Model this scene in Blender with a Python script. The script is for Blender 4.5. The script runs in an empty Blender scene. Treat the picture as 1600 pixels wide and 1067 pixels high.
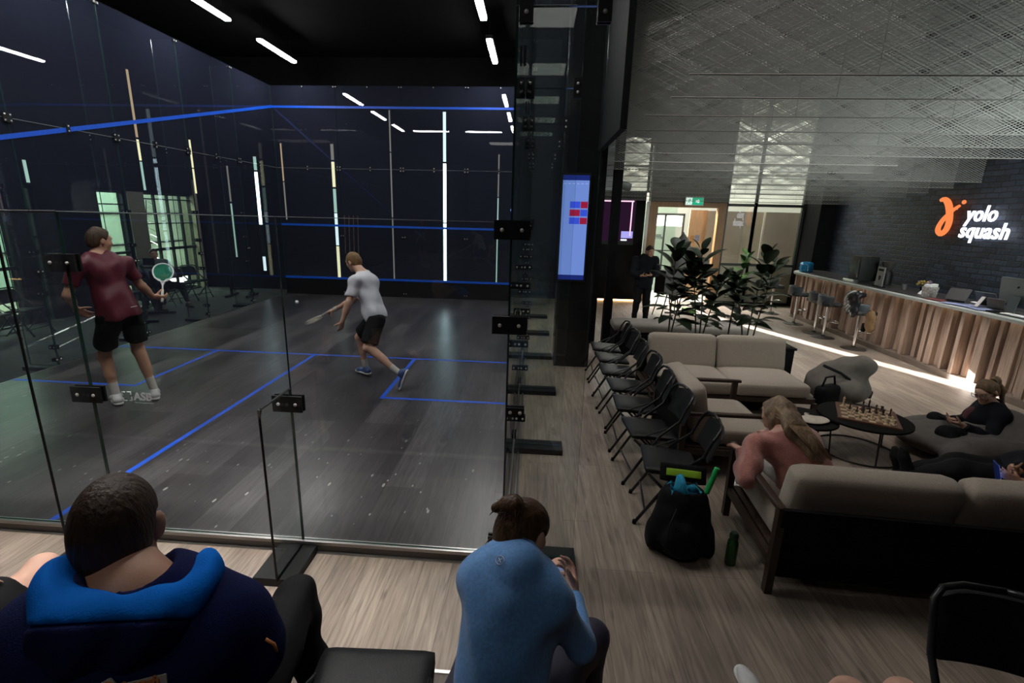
import bpy, bmesh, math, random
import numpy as np
from mathutils import Vector, Matrix, Euler

R = random.Random(7)
SC = bpy.context.scene
COL = SC.collection
PI = math.pi
Z0 = -0.08          # lounge floor (the court floor is z = 0)
ZP = 0.15           # spectator platform


def V(*a):
    return Vector(a[0] if len(a) == 1 else a)


# ---------------------------------------------------------------- materials
MATS = {}


def mat(name, color=(0.5, 0.5, 0.5), rough=0.5, metal=0.0, spec=0.5, noise=0.0, nscale=20.0, bump=0.0, bscale=60.0,
        emit=None, estr=0.0, sheen=0.0, stretch=(1, 1, 1)):
    if name in MATS:
        return MATS[name]
    m = bpy.data.materials.new(name)
    m.use_nodes = True
    nt = m.node_tree
    b = nt.nodes['Principled BSDF']
    b.inputs['Base Color'].default_value = (*color, 1)
    b.inputs['Roughness'].default_value = rough
    b.inputs['Metallic'].default_value = metal
    b.inputs['Specular IOR Level'].default_value = spec
    if sheen:
        b.inputs['Sheen Weight'].default_value = sheen
    if emit:
        b.inputs['Emission Color'].default_value = (*emit, 1)
        b.inputs['Emission Strength'].default_value = estr
    if noise or bump:
        tc = nt.nodes.new('ShaderNodeTexCoord')
        mp = nt.nodes.new('ShaderNodeMapping')
        mp.inputs['Scale'].default_value = stretch
        nt.links.new(tc.outputs['Object'], mp.inputs[0])
    if noise:
        n = nt.nodes.new('ShaderNodeTexNoise')
        n.inputs['Scale'].default_value = nscale
        n.inputs['Detail'].default_value = 4
        nt.links.new(mp.outputs[0], n.inputs['Vector'])
        r = nt.nodes.new('ShaderNodeMapRange')
        r.inputs['From Min'].default_value = 0.25
        r.inputs['From Max'].default_value = 0.75
        r.inputs['To Min'].default_value = 1 - noise
        r.inputs['To Max'].default_value = 1 + noise
        nt.links.new(n.outputs['Fac'], r.inputs['Value'])
        mx = nt.nodes.new('ShaderNodeVectorMath')
        mx.operation = 'SCALE'
        mx.inputs[0].default_value = color
        nt.links.new(r.outputs[0], mx.inputs['Scale'])
        nt.links.new(mx.outputs[0], b.inputs['Base Color'])
    if bump:
        n2 = nt.nodes.new('ShaderNodeTexNoise')
        n2.inputs['Scale'].default_value = bscale
        n2.inputs['Detail'].default_value = 3
        nt.links.new(mp.outputs[0], n2.inputs['Vector'])
        bp = nt.nodes.new('ShaderNodeBump')
        bp.inputs['Strength'].default_value = bump
        bp.inputs['Distance'].default_value = 0.01
        nt.links.new(n2.outputs['Fac'], bp.inputs['Height'])
        nt.links.new(bp.outputs[0], b.inputs['Normal'])
    MATS[name] = m
    return m


def emis(name, color, strength):
    if name in MATS:
        return MATS[name]
    m = bpy.data.materials.new(name)
    m.use_nodes = True
    nt = m.node_tree
    nt.nodes.clear()
    e = nt.nodes.new('ShaderNodeEmission')
    e.inputs[0].default_value = (*color, 1)
    e.inputs[1].default_value = strength
    o = nt.nodes.new('ShaderNodeOutputMaterial')
    nt.links.new(e.outputs[0], o.inputs[0])
    MATS[name] = m
    return m


def glass(name, tint=(0.96, 0.98, 0.97), dust=0.02, dustcol=(0.5, 0.56, 0.7), f0=0.04, gloss=0.0):
    """clear pane: see-through + Schlick mirror reflection + a thin film of dust"""
    if name in MATS:
        return MATS[name]
    m = bpy.data.materials.new(name)
    m.use_nodes = True
    nt = m.node_tree
    nt.nodes.clear()
    N, L = nt.nodes.new, nt.links.new
    g = N('ShaderNodeNewGeometry')
    d = N('ShaderNodeVectorMath'); d.operation = 'DOT_PRODUCT'
    L(g.outputs['Normal'], d.inputs[0]); L(g.outputs['Incoming'], d.inputs[1])
    ab = N('ShaderNodeMath'); ab.operation = 'ABSOLUTE'; L(d.outputs['Value'], ab.inputs[0])
    om = N('ShaderNodeMath'); om.operation = 'SUBTRACT'; om.inputs[0].default_value = 1; L(ab.outputs[0], om.inputs[1])
    pw = N('ShaderNodeMath'); pw.operation = 'POWER'; pw.inputs[1].default_value = 5; L(om.outputs[0], pw.inputs[0])
    fr = N('ShaderNodeMath'); fr.operation = 'MULTIPLY_ADD'
    fr.inputs[1].default_value = 1 - f0; fr.inputs[2].default_value = f0
    L(pw.outputs[0], fr.inputs[0])
    tr = N('ShaderNodeBsdfTransparent'); tr.inputs[0].default_value = (*tint, 1)
    gl = N('ShaderNodeBsdfGlossy'); gl.inputs['Roughness'].default_value = gloss
    df = N('ShaderNodeBsdfDiffuse'); df.inputs[0].default_value = (*dustcol, 1)
    m1 = N('ShaderNodeMixShader'); m1.inputs[0].default_value = dust
    L(tr.outputs[0], m1.inputs[1]); L(df.outputs[0], m1.inputs[2])
    m2 = N('ShaderNodeMixShader'); L(fr.outputs[0], m2.inputs[0]); L(m1.outputs[0], m2.inputs[1]); L(gl.outputs[0], m2.inputs[2])
    o = N('ShaderNodeOutputMaterial'); L(m2.outputs[0], o.inputs[0])
    MATS[name] = m
    return m


# ---------------------------------------------------------------- mesh builder
class MB:
    def __init__(s):
        s.v = []; s.f = []; s.mi = []; s.cur = 0

    def _add(s, vs, fs):
        o = len(s.v)
        s.v += [tuple(p) for p in vs]
        for f in fs:
            s.f.append(tuple(o + i for i in f)); s.mi.append(s.cur)
        return s

    def box(s, lo, hi):
        (a, b, c), (d, e, f) = lo, hi
        return s._add([(a, b, c), (d, b, c), (d, e, c), (a, e, c), (a, b, f), (d, b, f), (d, e, f), (a, e, f)],
                      [(0, 3, 2, 1), (4, 5, 6, 7), (0, 1, 5, 4), (1, 2, 6, 5), (2, 3, 7, 6), (3, 0, 4, 7)])

    def bar(s, a, b, w, h, up=(0, 0, 1)):
        """rectangular bar from a to b"""
        a, b = V(a), V(b)
        t = (b - a).normalized(); u = V(up)
        x = t.cross(u)
        if x.length < 1e-4:
            x = t.cross(V(1, 0, 0))
        x.normalize(); y = x.cross(t).normalized()
        vs = []
        for p in (a, b):
            for i, j in ((-1, -1), (1, -1), (1, 1), (-1, 1)):
                vs.append(p + x * (i * w / 2) + y * (j * h / 2))
        return s._add(vs, [(0, 1, 2, 3), (7, 6, 5, 4), (0, 4, 5, 1), (1, 5, 6, 2), (2, 6, 7, 3), (3, 7, 4, 0)])

    def rbox(s, c, size, r=0.03, n=6, rot=None, puff=0.0):
        """box with rounded edges; puff swells the faces like a cushion"""
        hx, hy, hz = [d / 2 for d in size]
        r = min(r, hx * .98, hy * .98, hz * .98)
        bm = bmesh.new()
        bmesh.ops.create_cube(bm, size=2)
        bmesh.ops.subdivide_edges(bm, edges=bm.edges[:], cuts=n, use_grid_fill=True)
        M = rot.to_matrix() if isinstance(rot, Euler) else (rot or Matrix.Identity(3))
        c = V(c); vs = []

        def g(t):   # bias samples towards the edges
            return math.copysign(abs(t) ** 0.6, t)
        for v in bm.verts:
            p = V(g(v.co.x), g(v.co.y), g(v.co.z))
            q = V(p.x * hx, p.y * hy, p.z * hz)
            i = V(max(-hx + r, min(hx - r, q.x)), max(-hy + r, min(hy - r, q.y)), max(-hz + r, min(hz - r, q.z)))
            d = q - i
            q = i + d.normalized() * r if d.length > 1e-9 else q
            if puff:
                q.z += puff * math.copysign(1, q.z) * (1 - p.x ** 2) * (1 - p.y ** 2) * (abs(p.z) > .5)
            vs.append(c + M @ q)
        s._add(vs, [[l.vert.index for l in f.loops] for f in bm.faces])
        bm.free()
        return s

    def tube(s, pts, r, n=10, closed=False, flat=None):
        pts = [V(p) for p in pts]
        m = len(pts)
        rs = r if isinstance(r, (list, tuple)) else [r] * m
        o = []; fs = []
        up = None
        for i, p in enumerate(pts):
            a = pts[(i - 1) % m] if (closed or i) else p
            b = pts[(i + 1) % m] if (closed or i < m - 1) else p
            t = (b - a).normalized()
            if up is None:
                up = t.orthogonal().normalized()
            up = (up - t * up.dot(t))
            up = up.normalized() if up.length > 1e-6 else t.orthogonal().normalized()
            w = t.cross(up)
            for k in range(n):
                an = 2 * PI * k / n
                o.append(p + (up * math.cos(an) + w * math.sin(an) * (flat or 1)) * rs[i])
        for i in range(m if closed else m - 1):
            for k in range(n):
                j = (i + 1) % m
                fs.append((i * n + k, i * n + (k + 1) % n, j * n + (k + 1) % n, j * n + k))
        if not closed:
            fs.append(tuple(range(n - 1, -1, -1))); fs.append(tuple((m - 1) * n + k for k in range(n)))
        return s._add(o, fs)

    def cyl(s, a, b, r, n=16):
        return s.tube([a, b], r, n)

    def lathe(s, prof, c=(0, 0, 0), n=24, axis=None):
        """prof: list of (radius, height) about +Z through c"""
        c = V(c); o = []; fs = []
        M = Matrix.Identity(3) if axis is None else V(0, 0, 1).rotation_difference(V(axis)).to_matrix()
        for r, z in prof:
            for k in range(n):
                a = 2 * PI * k / n
                o.append(c + M @ V(r * math.cos(a), r * math.sin(a), z))
        for i in range(len(prof) - 1):
            for k in range(n):
                fs.append((i * n + k, i * n + (k + 1) % n, (i + 1) * n + (k + 1) % n, (i + 1) * n + k))
        fs.append(tuple(range(n - 1, -1, -1)))
        fs.append(tuple((len(prof) - 1) * n + k for k in range(n)))
        return s._add(o, fs)

    def prism(s, poly, depth, M=None):
        """poly in local XY, extruded along local Z by depth; M is a 4x4"""
        M = M or Matrix.Identity(4)
        n = len(poly)
        vs = [M @ V(x, y, 0) for x, y in poly] + [M @ V(x, y, depth) for x, y in poly]
        fs = [tuple(range(n - 1, -1, -1)), tuple(range(n, 2 * n))] + [(i, (i + 1) % n, n + (i + 1) % n, n + i) for i in range(n)]
        return s._add(vs, fs)

    def sphere(s, c, r, n=12, m=8):
        rx, ry, rz = r if isinstance(r, (tuple, list)) else (r, r, r)
        c = V(c)
        vs = [c + V(0, 0, -rz)]; fs = []
        for i in range(1, m):
            a = -PI / 2 + PI * i / m
            for k in range(n):
                b = 2 * PI * k / n
                vs.append(c + V(rx * math.cos(a) * math.cos(b), ry * math.cos(a) * math.sin(b), rz * math.sin(a)))
        vs.append(c + V(0, 0, rz)); T = len(vs) - 1
        for k in range(n):
            fs.append((0, 1 + (k + 1) % n, 1 + k))
            fs.append((T, 1 + (m - 2) * n + k, 1 + (m - 2) * n + (k + 1) % n))
        for i in range(m - 2):
            for k in range(n):
                fs.append((1 + i * n + k, 1 + i * n + (k + 1) % n, 1 + (i + 1) * n + (k + 1) % n, 1 + (i + 1) * n + k))
        return s._add(vs, fs)

    def strip(s, rows):
        """grid surface from rows of points"""
        n = len(rows[0]); o = [p for r in rows for p in r]
        return s._add(o, [(i * n + j, i * n + j + 1, (i + 1) * n + j + 1, (i + 1) * n + j)
                          for i in range(len(rows) - 1) for j in range(n - 1)])

    def build(s, name, m, parent=None, smooth=False, loc=None):
        me = bpy.data.meshes.new(name)
        me.from_pydata(s.v, [], s.f)
        ms = m if isinstance(m, (list, tuple)) else [m]
        for x in ms:
            me.materials.append(x)
        if len(ms) > 1:
            me.polygons.foreach_set('material_index', s.mi)
        me.update()
        if smooth:
            me.polygons.foreach_set('use_smooth', [True] * len(me.polygons))
            if smooth == 2:
                me.set_sharp_from_angle(angle=math.radians(40))
        return link(name, me, parent, loc)


def link(name, data, parent=None, loc=None):
    o = bpy.data.objects.new(name, data)
    COL.objects.link(o)
    if parent is not None:
        o.parent = parent
    if loc is not None:
        o.location = loc
    return o


def tag(o, label=None, cat=None, group=None, kind=None):
    if label: o['label'] = label
    if cat: o['category'] = cat
    if group: o['group'] = group
    if kind: o['kind'] = kind
    return o


def thing(name, label, cat, loc=(0, 0, 0), rz=0.0, group=None):
    o = link(name, None)
    o.empty_display_size = 0.1
    o.location = loc
    o.rotation_euler = (0, 0, rz)
    return tag(o, label, cat, group)


def struct(o):
    o['kind'] = 'structure'
    return o


def dup(root, loc, rz=0.0, label=None, group=None):
    def cp(o, par):
        c = o.copy(); COL.objects.link(c)
        c.parent = par
        for ch in list(o.children):
            cp(ch, c)
        return c
    r = cp(root, None)
    r.location = loc; r.rotation_euler = (0, 0, rz)
    if label: r['label'] = label
    if group: r['group'] = group
    return r


def basis(right, up, origin):
    """4x4 taking local x->right, y->up, z->right x up"""
    x = V(right).normalized(); y = V(up); y = (y - x * y.dot(x)).normalized(); z = x.cross(y)
    M = Matrix((x, y, z)).transposed().to_4x4()
    M.translation = V(origin)
    return M


def text(name, body, size, depth, M, m, parent=None, bold=0.0, shear=0.0, align='LEFT', spacing=1.0, line=1.0):
    """lettering as a solid mesh standing in the plane of M"""
    cu = bpy.data.curves.new(name, 'FONT')
    cu.body = body; cu.size = size; cu.extrude = depth; cu.offset = bold; cu.shear = shear
    cu.align_x = align; cu.space_character = spacing; cu.space_line = line
    cu.resolution_u = 3
    t = bpy.data.objects.new(name, cu)
    COL.objects.link(t)
    dg = bpy.context.evaluated_depsgraph_get()
    me = bpy.data.meshes.new_from_object(t.evaluated_get(dg))
    bpy.data.objects.remove(t)
    bpy.data.curves.remove(cu)
    me.transform(M)
    me.materials.clear(); me.materials.append(m)
    return link(name, me, parent)


# ---------------------------------------------------------------- distance fields, for bodies and cloth
class Field:
    def __init__(s, lo, hi, h):
        s.h = h; s.lo = np.array(lo, float)
        s.n = np.maximum(np.ceil((np.array(hi, float) - s.lo) / h).astype(int) + 1, 4)
        s.f = np.full(tuple(s.n), 1.0, np.float32)

    def ax(s, sl=None):
        out = []
        for i in range(3):
            a = np.arange(s.n[i], dtype=np.float32) if sl is None else np.arange(sl[i].start, sl[i].stop, dtype=np.float32)
            sh = [1, 1, 1]; sh[i] = len(a)
            out.append((a * s.h + s.lo[i]).astype(np.float32).reshape(sh))
        return out

    def block(s, lo, hi):
        a = np.clip(np.floor((np.array(lo) - s.lo) / s.h).astype(int), 0, s.n)
        b = np.clip(np.ceil((np.array(hi) - s.lo) / s.h).astype(int) + 1, 0, s.n)
        if np.any(b - a < 1):
            return None
        return tuple(slice(int(x), int(y)) for x, y in zip(a, b))

    def mix(s, sl, d, k):
        f = s.f[sl]
        if k > 0:
            h = np.maximum(k - np.abs(f - d), 0) / k
            s.f[sl] = np.minimum(f, d) - h * h * k * 0.25
        else:
            s.f[sl] = np.minimum(f, d)

    def carve(s, sl, d, k):
        f = s.f[sl]; d = -d
        h = np.maximum(k - np.abs(f - d), 0) / max(k, 1e-6)
        s.f[sl] = np.maximum(f, d) + h * h * k * 0.25

    def prim(s, p, off=0.0, carve=False):
        if p[0] == 'c':            # tapered capsule: a, b, ra, rb, k [, axis, squash]
            a, b = np.array(p[1], float), np.array(p[2], float)
            ra, rb, k = p[3] + off, p[4] + off, p[5]
            m = max(ra, rb) + k + 0.03
            sl = s.block(np.minimum(a, b) - m, np.maximum(a, b) + m)
            if sl is None:
                return
            X, Y, Zz = s.ax(sl)
            px, py, pz = X - a[0], Y - a[1], Zz - a[2]
            d = b - a
            if len(p) > 6 and p[6] is not None:
                ax_ = np.array(p[6], float); ax_ /= np.linalg.norm(ax_)
                q = 1 / p[7] - 1
                t0 = px * ax_[0] + py * ax_[1] + pz * ax_[2]
                px = px + ax_[0] * t0 * q; py = py + ax_[1] * t0 * q; pz = pz + ax_[2] * t0 * q
                d = d + ax_ * (d @ ax_) * q
            L = max(d @ d, 1e-9)
            t = np.clip((px * d[0] + py * d[1] + pz * d[2]) / L, 0, 1)
            D = np.sqrt((px - d[0] * t) ** 2 + (py - d[1] * t) ** 2 + (pz - d[2] * t) ** 2) - (ra + (rb - ra) * t)
        else:                      # ellipsoid: c, (r0,r1,r2), (axes), k
            c = np.array(p[1], float); r = np.array(p[2], float) + off; A = np.array(p[3], float); k = p[4]
            m = max(r) + k + 0.03
            sl = s.block(c - m, c + m)
            if sl is None:
                return
            X, Y, Zz = s.ax(sl)
            px, py, pz = X - c[0], Y - c[1], Zz - c[2]
            k0 = 0; k1 = 0
            for i in range(3):
                u = px * A[i][0] + py * A[i][1] + pz * A[i][2]
                k0 = k0 + (u / r[i]) ** 2; k1 = k1 + (u / r[i] ** 2) ** 2
            k0 = np.sqrt(k0); k1 = np.sqrt(k1) + 1e-6
            D = k0 * (k0 - 1) / k1
            D = np.where(k0 < 0.2, -min(r), D)
        (s.carve if carve else s.mix)(sl, D.astype(np.float32), k)

    def prims(s, ps, off=0.0):
        for p in ps:
            s.prim(p, off)
        return s

    def cut(s, p, n, k=0.012):
        """remove what lies on the side n points to"""
        n = np.array(V(n).normalized()); X, Y, Zz = s.ax()
        d = (X - p[0]) * n[0] + (Y - p[1]) * n[1] + (Zz - p[2]) * n[2]
        h = np.maximum(k - np.abs(s.f - d), 0) / k
        s.f = (np.maximum(s.f, d) + h * h * k * .25).astype(np.float32)
        return s

    def join(s, o, k=0.02):
        s.mix((slice(None),) * 3, o.f, k)
        return s

    def warp(s, amp, freq=(9, 9, 9), seed=0, near=0.06):
        """gentle folds"""
        X, Y, Zz = s.ax()
        r = random.Random(seed)
        for i in range(5):
            kx, ky, kz = [r.uniform(-1, 1) * q for q in freq]
            s.f = s.f + (amp / (1 + i * .5)) * np.sin(2 * PI * (kx * X + ky * Y + kz * Zz) + r.uniform(0, 6)).astype(np.float32)
            kx, ky, kz, = [q * 1.7 for q in (ky, kz, kx)]
        return s

    def mesh(s, relax=2):
        f = s.f; n = f.shape
        ins = f < 0
        c = np.zeros((n[0] - 1, n[1] - 1, n[2] - 1), np.uint8)
        offs = [(i, j, k) for i in (0, 1) for j in (0, 1) for k in (0, 1)]
        for i, j, k in offs:
            c += ins[i:n[0] - 1 + i, j:n[1] - 1 + j, k:n[2] - 1 + k]
        act = np.argwhere((c > 0) & (c < 8))
        vals = np.stack([f[act[:, 0] + i, act[:, 1] + j, act[:, 2] + k] for i, j, k in offs], 1)
        P = np.zeros((len(act), 3)); W = np.zeros(len(act))
        oa = np.array(offs, float)
        for a in range(8):
            for b in range(a + 1, 8):
                if np.abs(oa[a] - oa[b]).sum() != 1:
                    continue
                m = (vals[:, a] < 0) != (vals[:, b] < 0)
                t = vals[m, a] / (vals[m, a] - vals[m, b])
                P[m] += oa[a] + (oa[b] - oa[a]) * t[:, None]; W[m] += 1
        P = P / W[:, None] + act
        idx = np.full(c.shape, -1, np.int64); idx[tuple(act.T)] = np.arange(len(act))
        quads = []
        for ax in range(3):
            u, w = (ax + 1) % 3, (ax + 2) % 3
            A = [slice(1, -1)] * 3; B = [slice(1, -1)] * 3
            A[ax] = slice(0, -1); B[ax] = slice(1, None)
            e = np.argwhere(ins[tuple(A)] != ins[tuple(B)])
            if not len(e):
                continue
            base = e.copy(); base[:, u] += 1; base[:, w] += 1
            flip = ins[tuple(base.T)]
            def at(du, dw):
                q = base.copy(); q[:, u] += du; q[:, w] += dw
                return idx[tuple(q.T)]
            q = np.stack([at(-1, -1), at(0, -1), at(0, 0), at(-1, 0)], 1)
            q[~flip] = q[~flip][:, ::-1]
            quads.append(q)
        Q = np.concatenate(quads); Q = Q[(Q >= 0).all(1)]
        for _ in range(relax):
            S = np.zeros_like(P); Nn = np.zeros(len(P))
            for a, b in ((0, 1), (1, 2), (2, 3), (3, 0)):
                np.add.at(S, Q[:, a], P[Q[:, b]]); np.add.at(S, Q[:, b], P[Q[:, a]])
                np.add.at(Nn, Q[:, a], 1); np.add.at(Nn, Q[:, b], 1)
            ok = Nn > 0
            P[ok] += 0.5 * (S[ok] / Nn[ok, None] - P[ok])
        return P * s.h + s.lo, Q

    def build(s, name, m, parent=None, relax=2, paint=None):
        P, Q = s.mesh(relax)
        me = bpy.data.meshes.new(name)
        me.vertices.add(len(P)); me.vertices.foreach_set('co', P.astype(np.float32).ravel())
        me.loops.add(len(Q) * 4); me.loops.foreach_set('vertex_index', Q.astype(np.int32).ravel())
        me.polygons.add(len(Q)); me.polygons.foreach_set('loop_start', np.arange(len(Q), dtype=np.int32) * 4)
        me.polygons.foreach_set('use_smooth', np.ones(len(Q), bool))
        for x in (m if isinstance(m, (list, tuple)) else [m]):
            me.materials.append(x)
        if paint is not None:
            me.polygons.foreach_set('material_index', paint(P[Q].mean(1)).astype(np.int32))
        me.update(calc_edges=True)
        return link(name, me, parent)

# ================================================================ surface materials
def planks(name, c1, c2, width, length, grain=0.25, rough=0.5, scuffs=False, knots=0.0, spec=0.5):
    m = bpy.data.materials.new(name); m.use_nodes = True
    nt = m.node_tree; N, L = nt.nodes.new, nt.links.new
    b = nt.nodes['Principled BSDF']
    tc = N('ShaderNodeTexCoord')
    mp = N('ShaderNodeMapping'); mp.inputs['Rotation'].default_value = (0, 0, PI / 2)
    L(tc.outputs['Object'], mp.inputs[0])
    br = N('ShaderNodeTexBrick')
    br.inputs['Scale'].default_value = 1; br.inputs['Brick Width'].default_value = length; br.inputs['Row Height'].default_value = width
    br.inputs['Mortar Size'].default_value = 0.0012; br.inputs['Mortar Smooth'].default_value = 0.2; br.offset = 0.37; br.offset_frequency = 3
    br.inputs['Color1'].default_value = (*c1, 1); br.inputs['Color2'].default_value = (*c2, 1)
    br.inputs['Mortar'].default_value = (c1[0] * .35, c1[1] * .35, c1[2] * .35, 1)
    L(mp.outputs[0], br.inputs[0])
    # grain runs along the planks
    mg = N('ShaderNodeMapping'); mg.inputs['Scale'].default_value = (26, 1.6, 1)
    L(tc.outputs['Object'], mg.inputs[0])
    ng = N('ShaderNodeTexNoise'); ng.inputs['Scale'].default_value = 1.4; ng.inputs['Detail'].default_value = 6; ng.inputs['Distortion'].default_value = 1.2
    L(mg.outputs[0], ng.inputs['Vector'])
    n2 = N('ShaderNodeTexNoise'); n2.inputs['Scale'].default_value = 0.9; n2.inputs['Detail'].default_value = 5
    m2 = N('ShaderNodeMapping'); m2.inputs['Scale'].default_value = (4.0, 1.0, 1); L(tc.outputs['Object'], m2.inputs[0]); L(m2.outputs[0], n2.inputs['Vector'])
    r = N('ShaderNodeMapRange'); r.inputs['From Min'].default_value = .3; r.inputs['From Max'].default_value = .7
    r.inputs['To Min'].default_value = 1 - grain; r.inputs['To Max'].default_value = 1 + grain
    L(ng.outputs['Fac'], r.inputs['Value'])
    r2 = N('ShaderNodeMapRange'); r2.inputs['From Min'].default_value = .3; r2.inputs['From Max'].default_value = .7
    r2.inputs['To Min'].default_value = 1 - grain * .8; r2.inputs['To Max'].default_value = 1 + grain * .8
    L(n2.outputs['Fac'], r2.inputs['Value'])
    mu = N('ShaderNodeMath'); mu.operation = 'MULTIPLY'; L(r.outputs[0], mu.inputs[0]); L(r2.outputs[0], mu.inputs[1])
    sc = N('ShaderNodeVectorMath'); sc.operation = 'SCALE'; L(br.outputs['Color'], sc.inputs[0]); L(mu.outputs[0], sc.inputs['Scale'])
    out = sc.outputs[0]
    if knots:
        mk = N('ShaderNodeMapping'); mk.inputs['Scale'].default_value = (6.5, 1.9, 1); L(tc.outputs['Object'], mk.inputs[0])
        vo = N('ShaderNodeTexVoronoi'); vo.inputs['Scale'].default_value = 1.0; L(mk.outputs[0], vo.inputs['Vector'])
        rk = N('ShaderNodeMapRange'); rk.inputs['From Min'].default_value = 0.03; rk.inputs['From Max'].default_value = 0.12
        rk.inputs['To Min'].default_value = 1 - knots; rk.inputs['To Max'].default_value = 1
        L(vo.outputs['Distance'], rk.inputs['Value'])
        s2 = N('ShaderNodeVectorMath'); s2.operation = 'SCALE'; L(out, s2.inputs[0]); L(rk.outputs[0], s2.inputs['Scale']); out = s2.outputs[0]
    if scuffs:      # ball marks: short light dashes, densest towards the back of the court
        vs = []
        for k, (sx, sy, rot, th) in enumerate(((9, 3.2, .5, .075), (5.5, 2.3, -.75, .06), (14, 6, .9, .085))):
            mk = N('ShaderNodeMapping'); mk.inputs['Scale'].default_value = (sx, sy, 1); mk.inputs['Rotation'].default_value = (0, 0, rot)
            L(tc.outputs['Object'], mk.inputs[0])
            nd = N('ShaderNodeTexNoise'); nd.inputs['Scale'].default_value = 2.5
            L(mk.outputs[0], nd.inputs['Vector'])
            mxv = N('ShaderNodeMix'); mxv.data_type = 'VECTOR'; mxv.inputs['Factor'].default_value = .06
            L(mk.outputs[0], mxv.inputs[4]); L(nd.outputs['Color'], mxv.inputs[5])
            vo = N('ShaderNodeTexVoronoi'); vo.inputs['Scale'].default_value = 1.0; L(mxv.outputs[1], vo.inputs['Vector'])
            wn = N('ShaderNodeMath'); wn.operation = 'GREATER_THAN'; wn.inputs[1].default_value = .45
            sp = N('ShaderNodeSeparateColor'); L(vo.outputs['Color'], sp.inputs[0]); L(sp.outputs[0], wn.inputs[0])
            lt = N('ShaderNodeMath'); lt.operation = 'LESS_THAN'; lt.inputs[1].default_value = th; L(vo.outputs['Distance'], lt.inputs[0])
            a = N('ShaderNodeMath'); a.operation = 'MULTIPLY'; L(wn.outputs[0], a.inputs[0]); L(lt.outputs[0], a.inputs[1]); vs.append(a.outputs[0])
        ad = N('ShaderNodeMath'); ad.operation = 'MAXIMUM'; L(vs[0], ad.inputs[0]); L(vs[1], ad.inputs[1])
        ad2 = N('ShaderNodeMath'); ad2.operation = 'MAXIMUM'; L(ad.outputs[0], ad2.inputs[0]); L(vs[2], ad2.inputs[1])
        spx = N('ShaderNodeSeparateXYZ'); L(tc.outputs['Object'], spx.inputs[0])
        ry = N('ShaderNodeMapRange'); ry.inputs['From Min'].default_value = 0; ry.inputs['From Max'].default_value = 3.8
        ry.inputs['To Min'].default_value = .9; ry.inputs['To Max'].default_value = .0
        L(spx.outputs['Y'], ry.inputs['Value'])
        fm = N('ShaderNodeMath'); fm.operation = 'MULTIPLY'; L(ad2.outputs[0], fm.inputs[0]); L(ry.outputs[0], fm.inputs[1])
        mx = N('ShaderNodeMix'); mx.data_type = 'RGBA'; L(fm.outputs[0], mx.inputs['Factor']); L(out, mx.inputs[6])
        mx.inputs[7].default_value = (.45, .44, .43, 1); out = mx.outputs[2]
    L(out, b.inputs['Base Color'])
    b.inputs['Roughness'].default_value = rough
    b.inputs['Specular IOR Level'].default_value = spec
    bp = N('ShaderNodeBump'); bp.inputs['Strength'].default_value = .12; bp.inputs['Distance'].default_value = .004
    L(ng.outputs['Fac'], bp.inputs['Height']); L(bp.outputs[0], b.inputs['Normal'])
    return m


M_OAK = planks('oak_planks', (.235, .185, .15), (.30, .245, .20), .19, 1.4, .34, .42, knots=.45)
M_COURT = planks('court_planks', (.030, .0275, .032), (.084, .078, .084), .30, 1.9, .34, .29, scuffs=True)
M_CARPET = mat('dark_carpet', (.075, .072, .068), .9, noise=.3, nscale=40, bump=.3, bscale=300)
M_BLACK = mat('matt_black', (.007, .007, .008), .75, spec=.10, noise=.2, nscale=6)
M_BLACKM = mat('black_metal', (.009, .009, .010), .5, spec=.3, noise=.15, nscale=30)
M_CEIL = mat('black_ceiling', (.0045, .0045, .005), .9, spec=.1, noise=.2, nscale=4)
M_BLUE = mat('blue_line_paint', (.005, .10, .70), .45, noise=.08, nscale=40)
M_ALU = mat('brushed_aluminium', (.62, .60, .58), .32, metal=1.0, noise=.1, nscale=90, stretch=(1, 30, 30))
M_CHROME = mat('chrome', (.75, .75, .76), .12, metal=1.0)
M_BOLT = mat('bright_bolt', (.70, .70, .70), .3, metal=.35)
M_GEDGE = mat('green_glass_edge', (.02, .06, .045), .15, spec=.8)
M_GLASS = glass('court_glass', dust=.012, dustcol=(.45, .5, .66))
M_GLASS_B = glass('back_glass', dust=.002, tint=(.95, .965, .955))
M_GLASS_F = glass('front_glass', tint=(.86, .88, .9), dust=.022, dustcol=(.36, .42, .74), f0=.045)
M_GLASS_W = glass('window_glass', dust=.01, f0=.06)
M_WHITEP = mat('white_sticker', (.62, .64, .66), .5)


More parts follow.
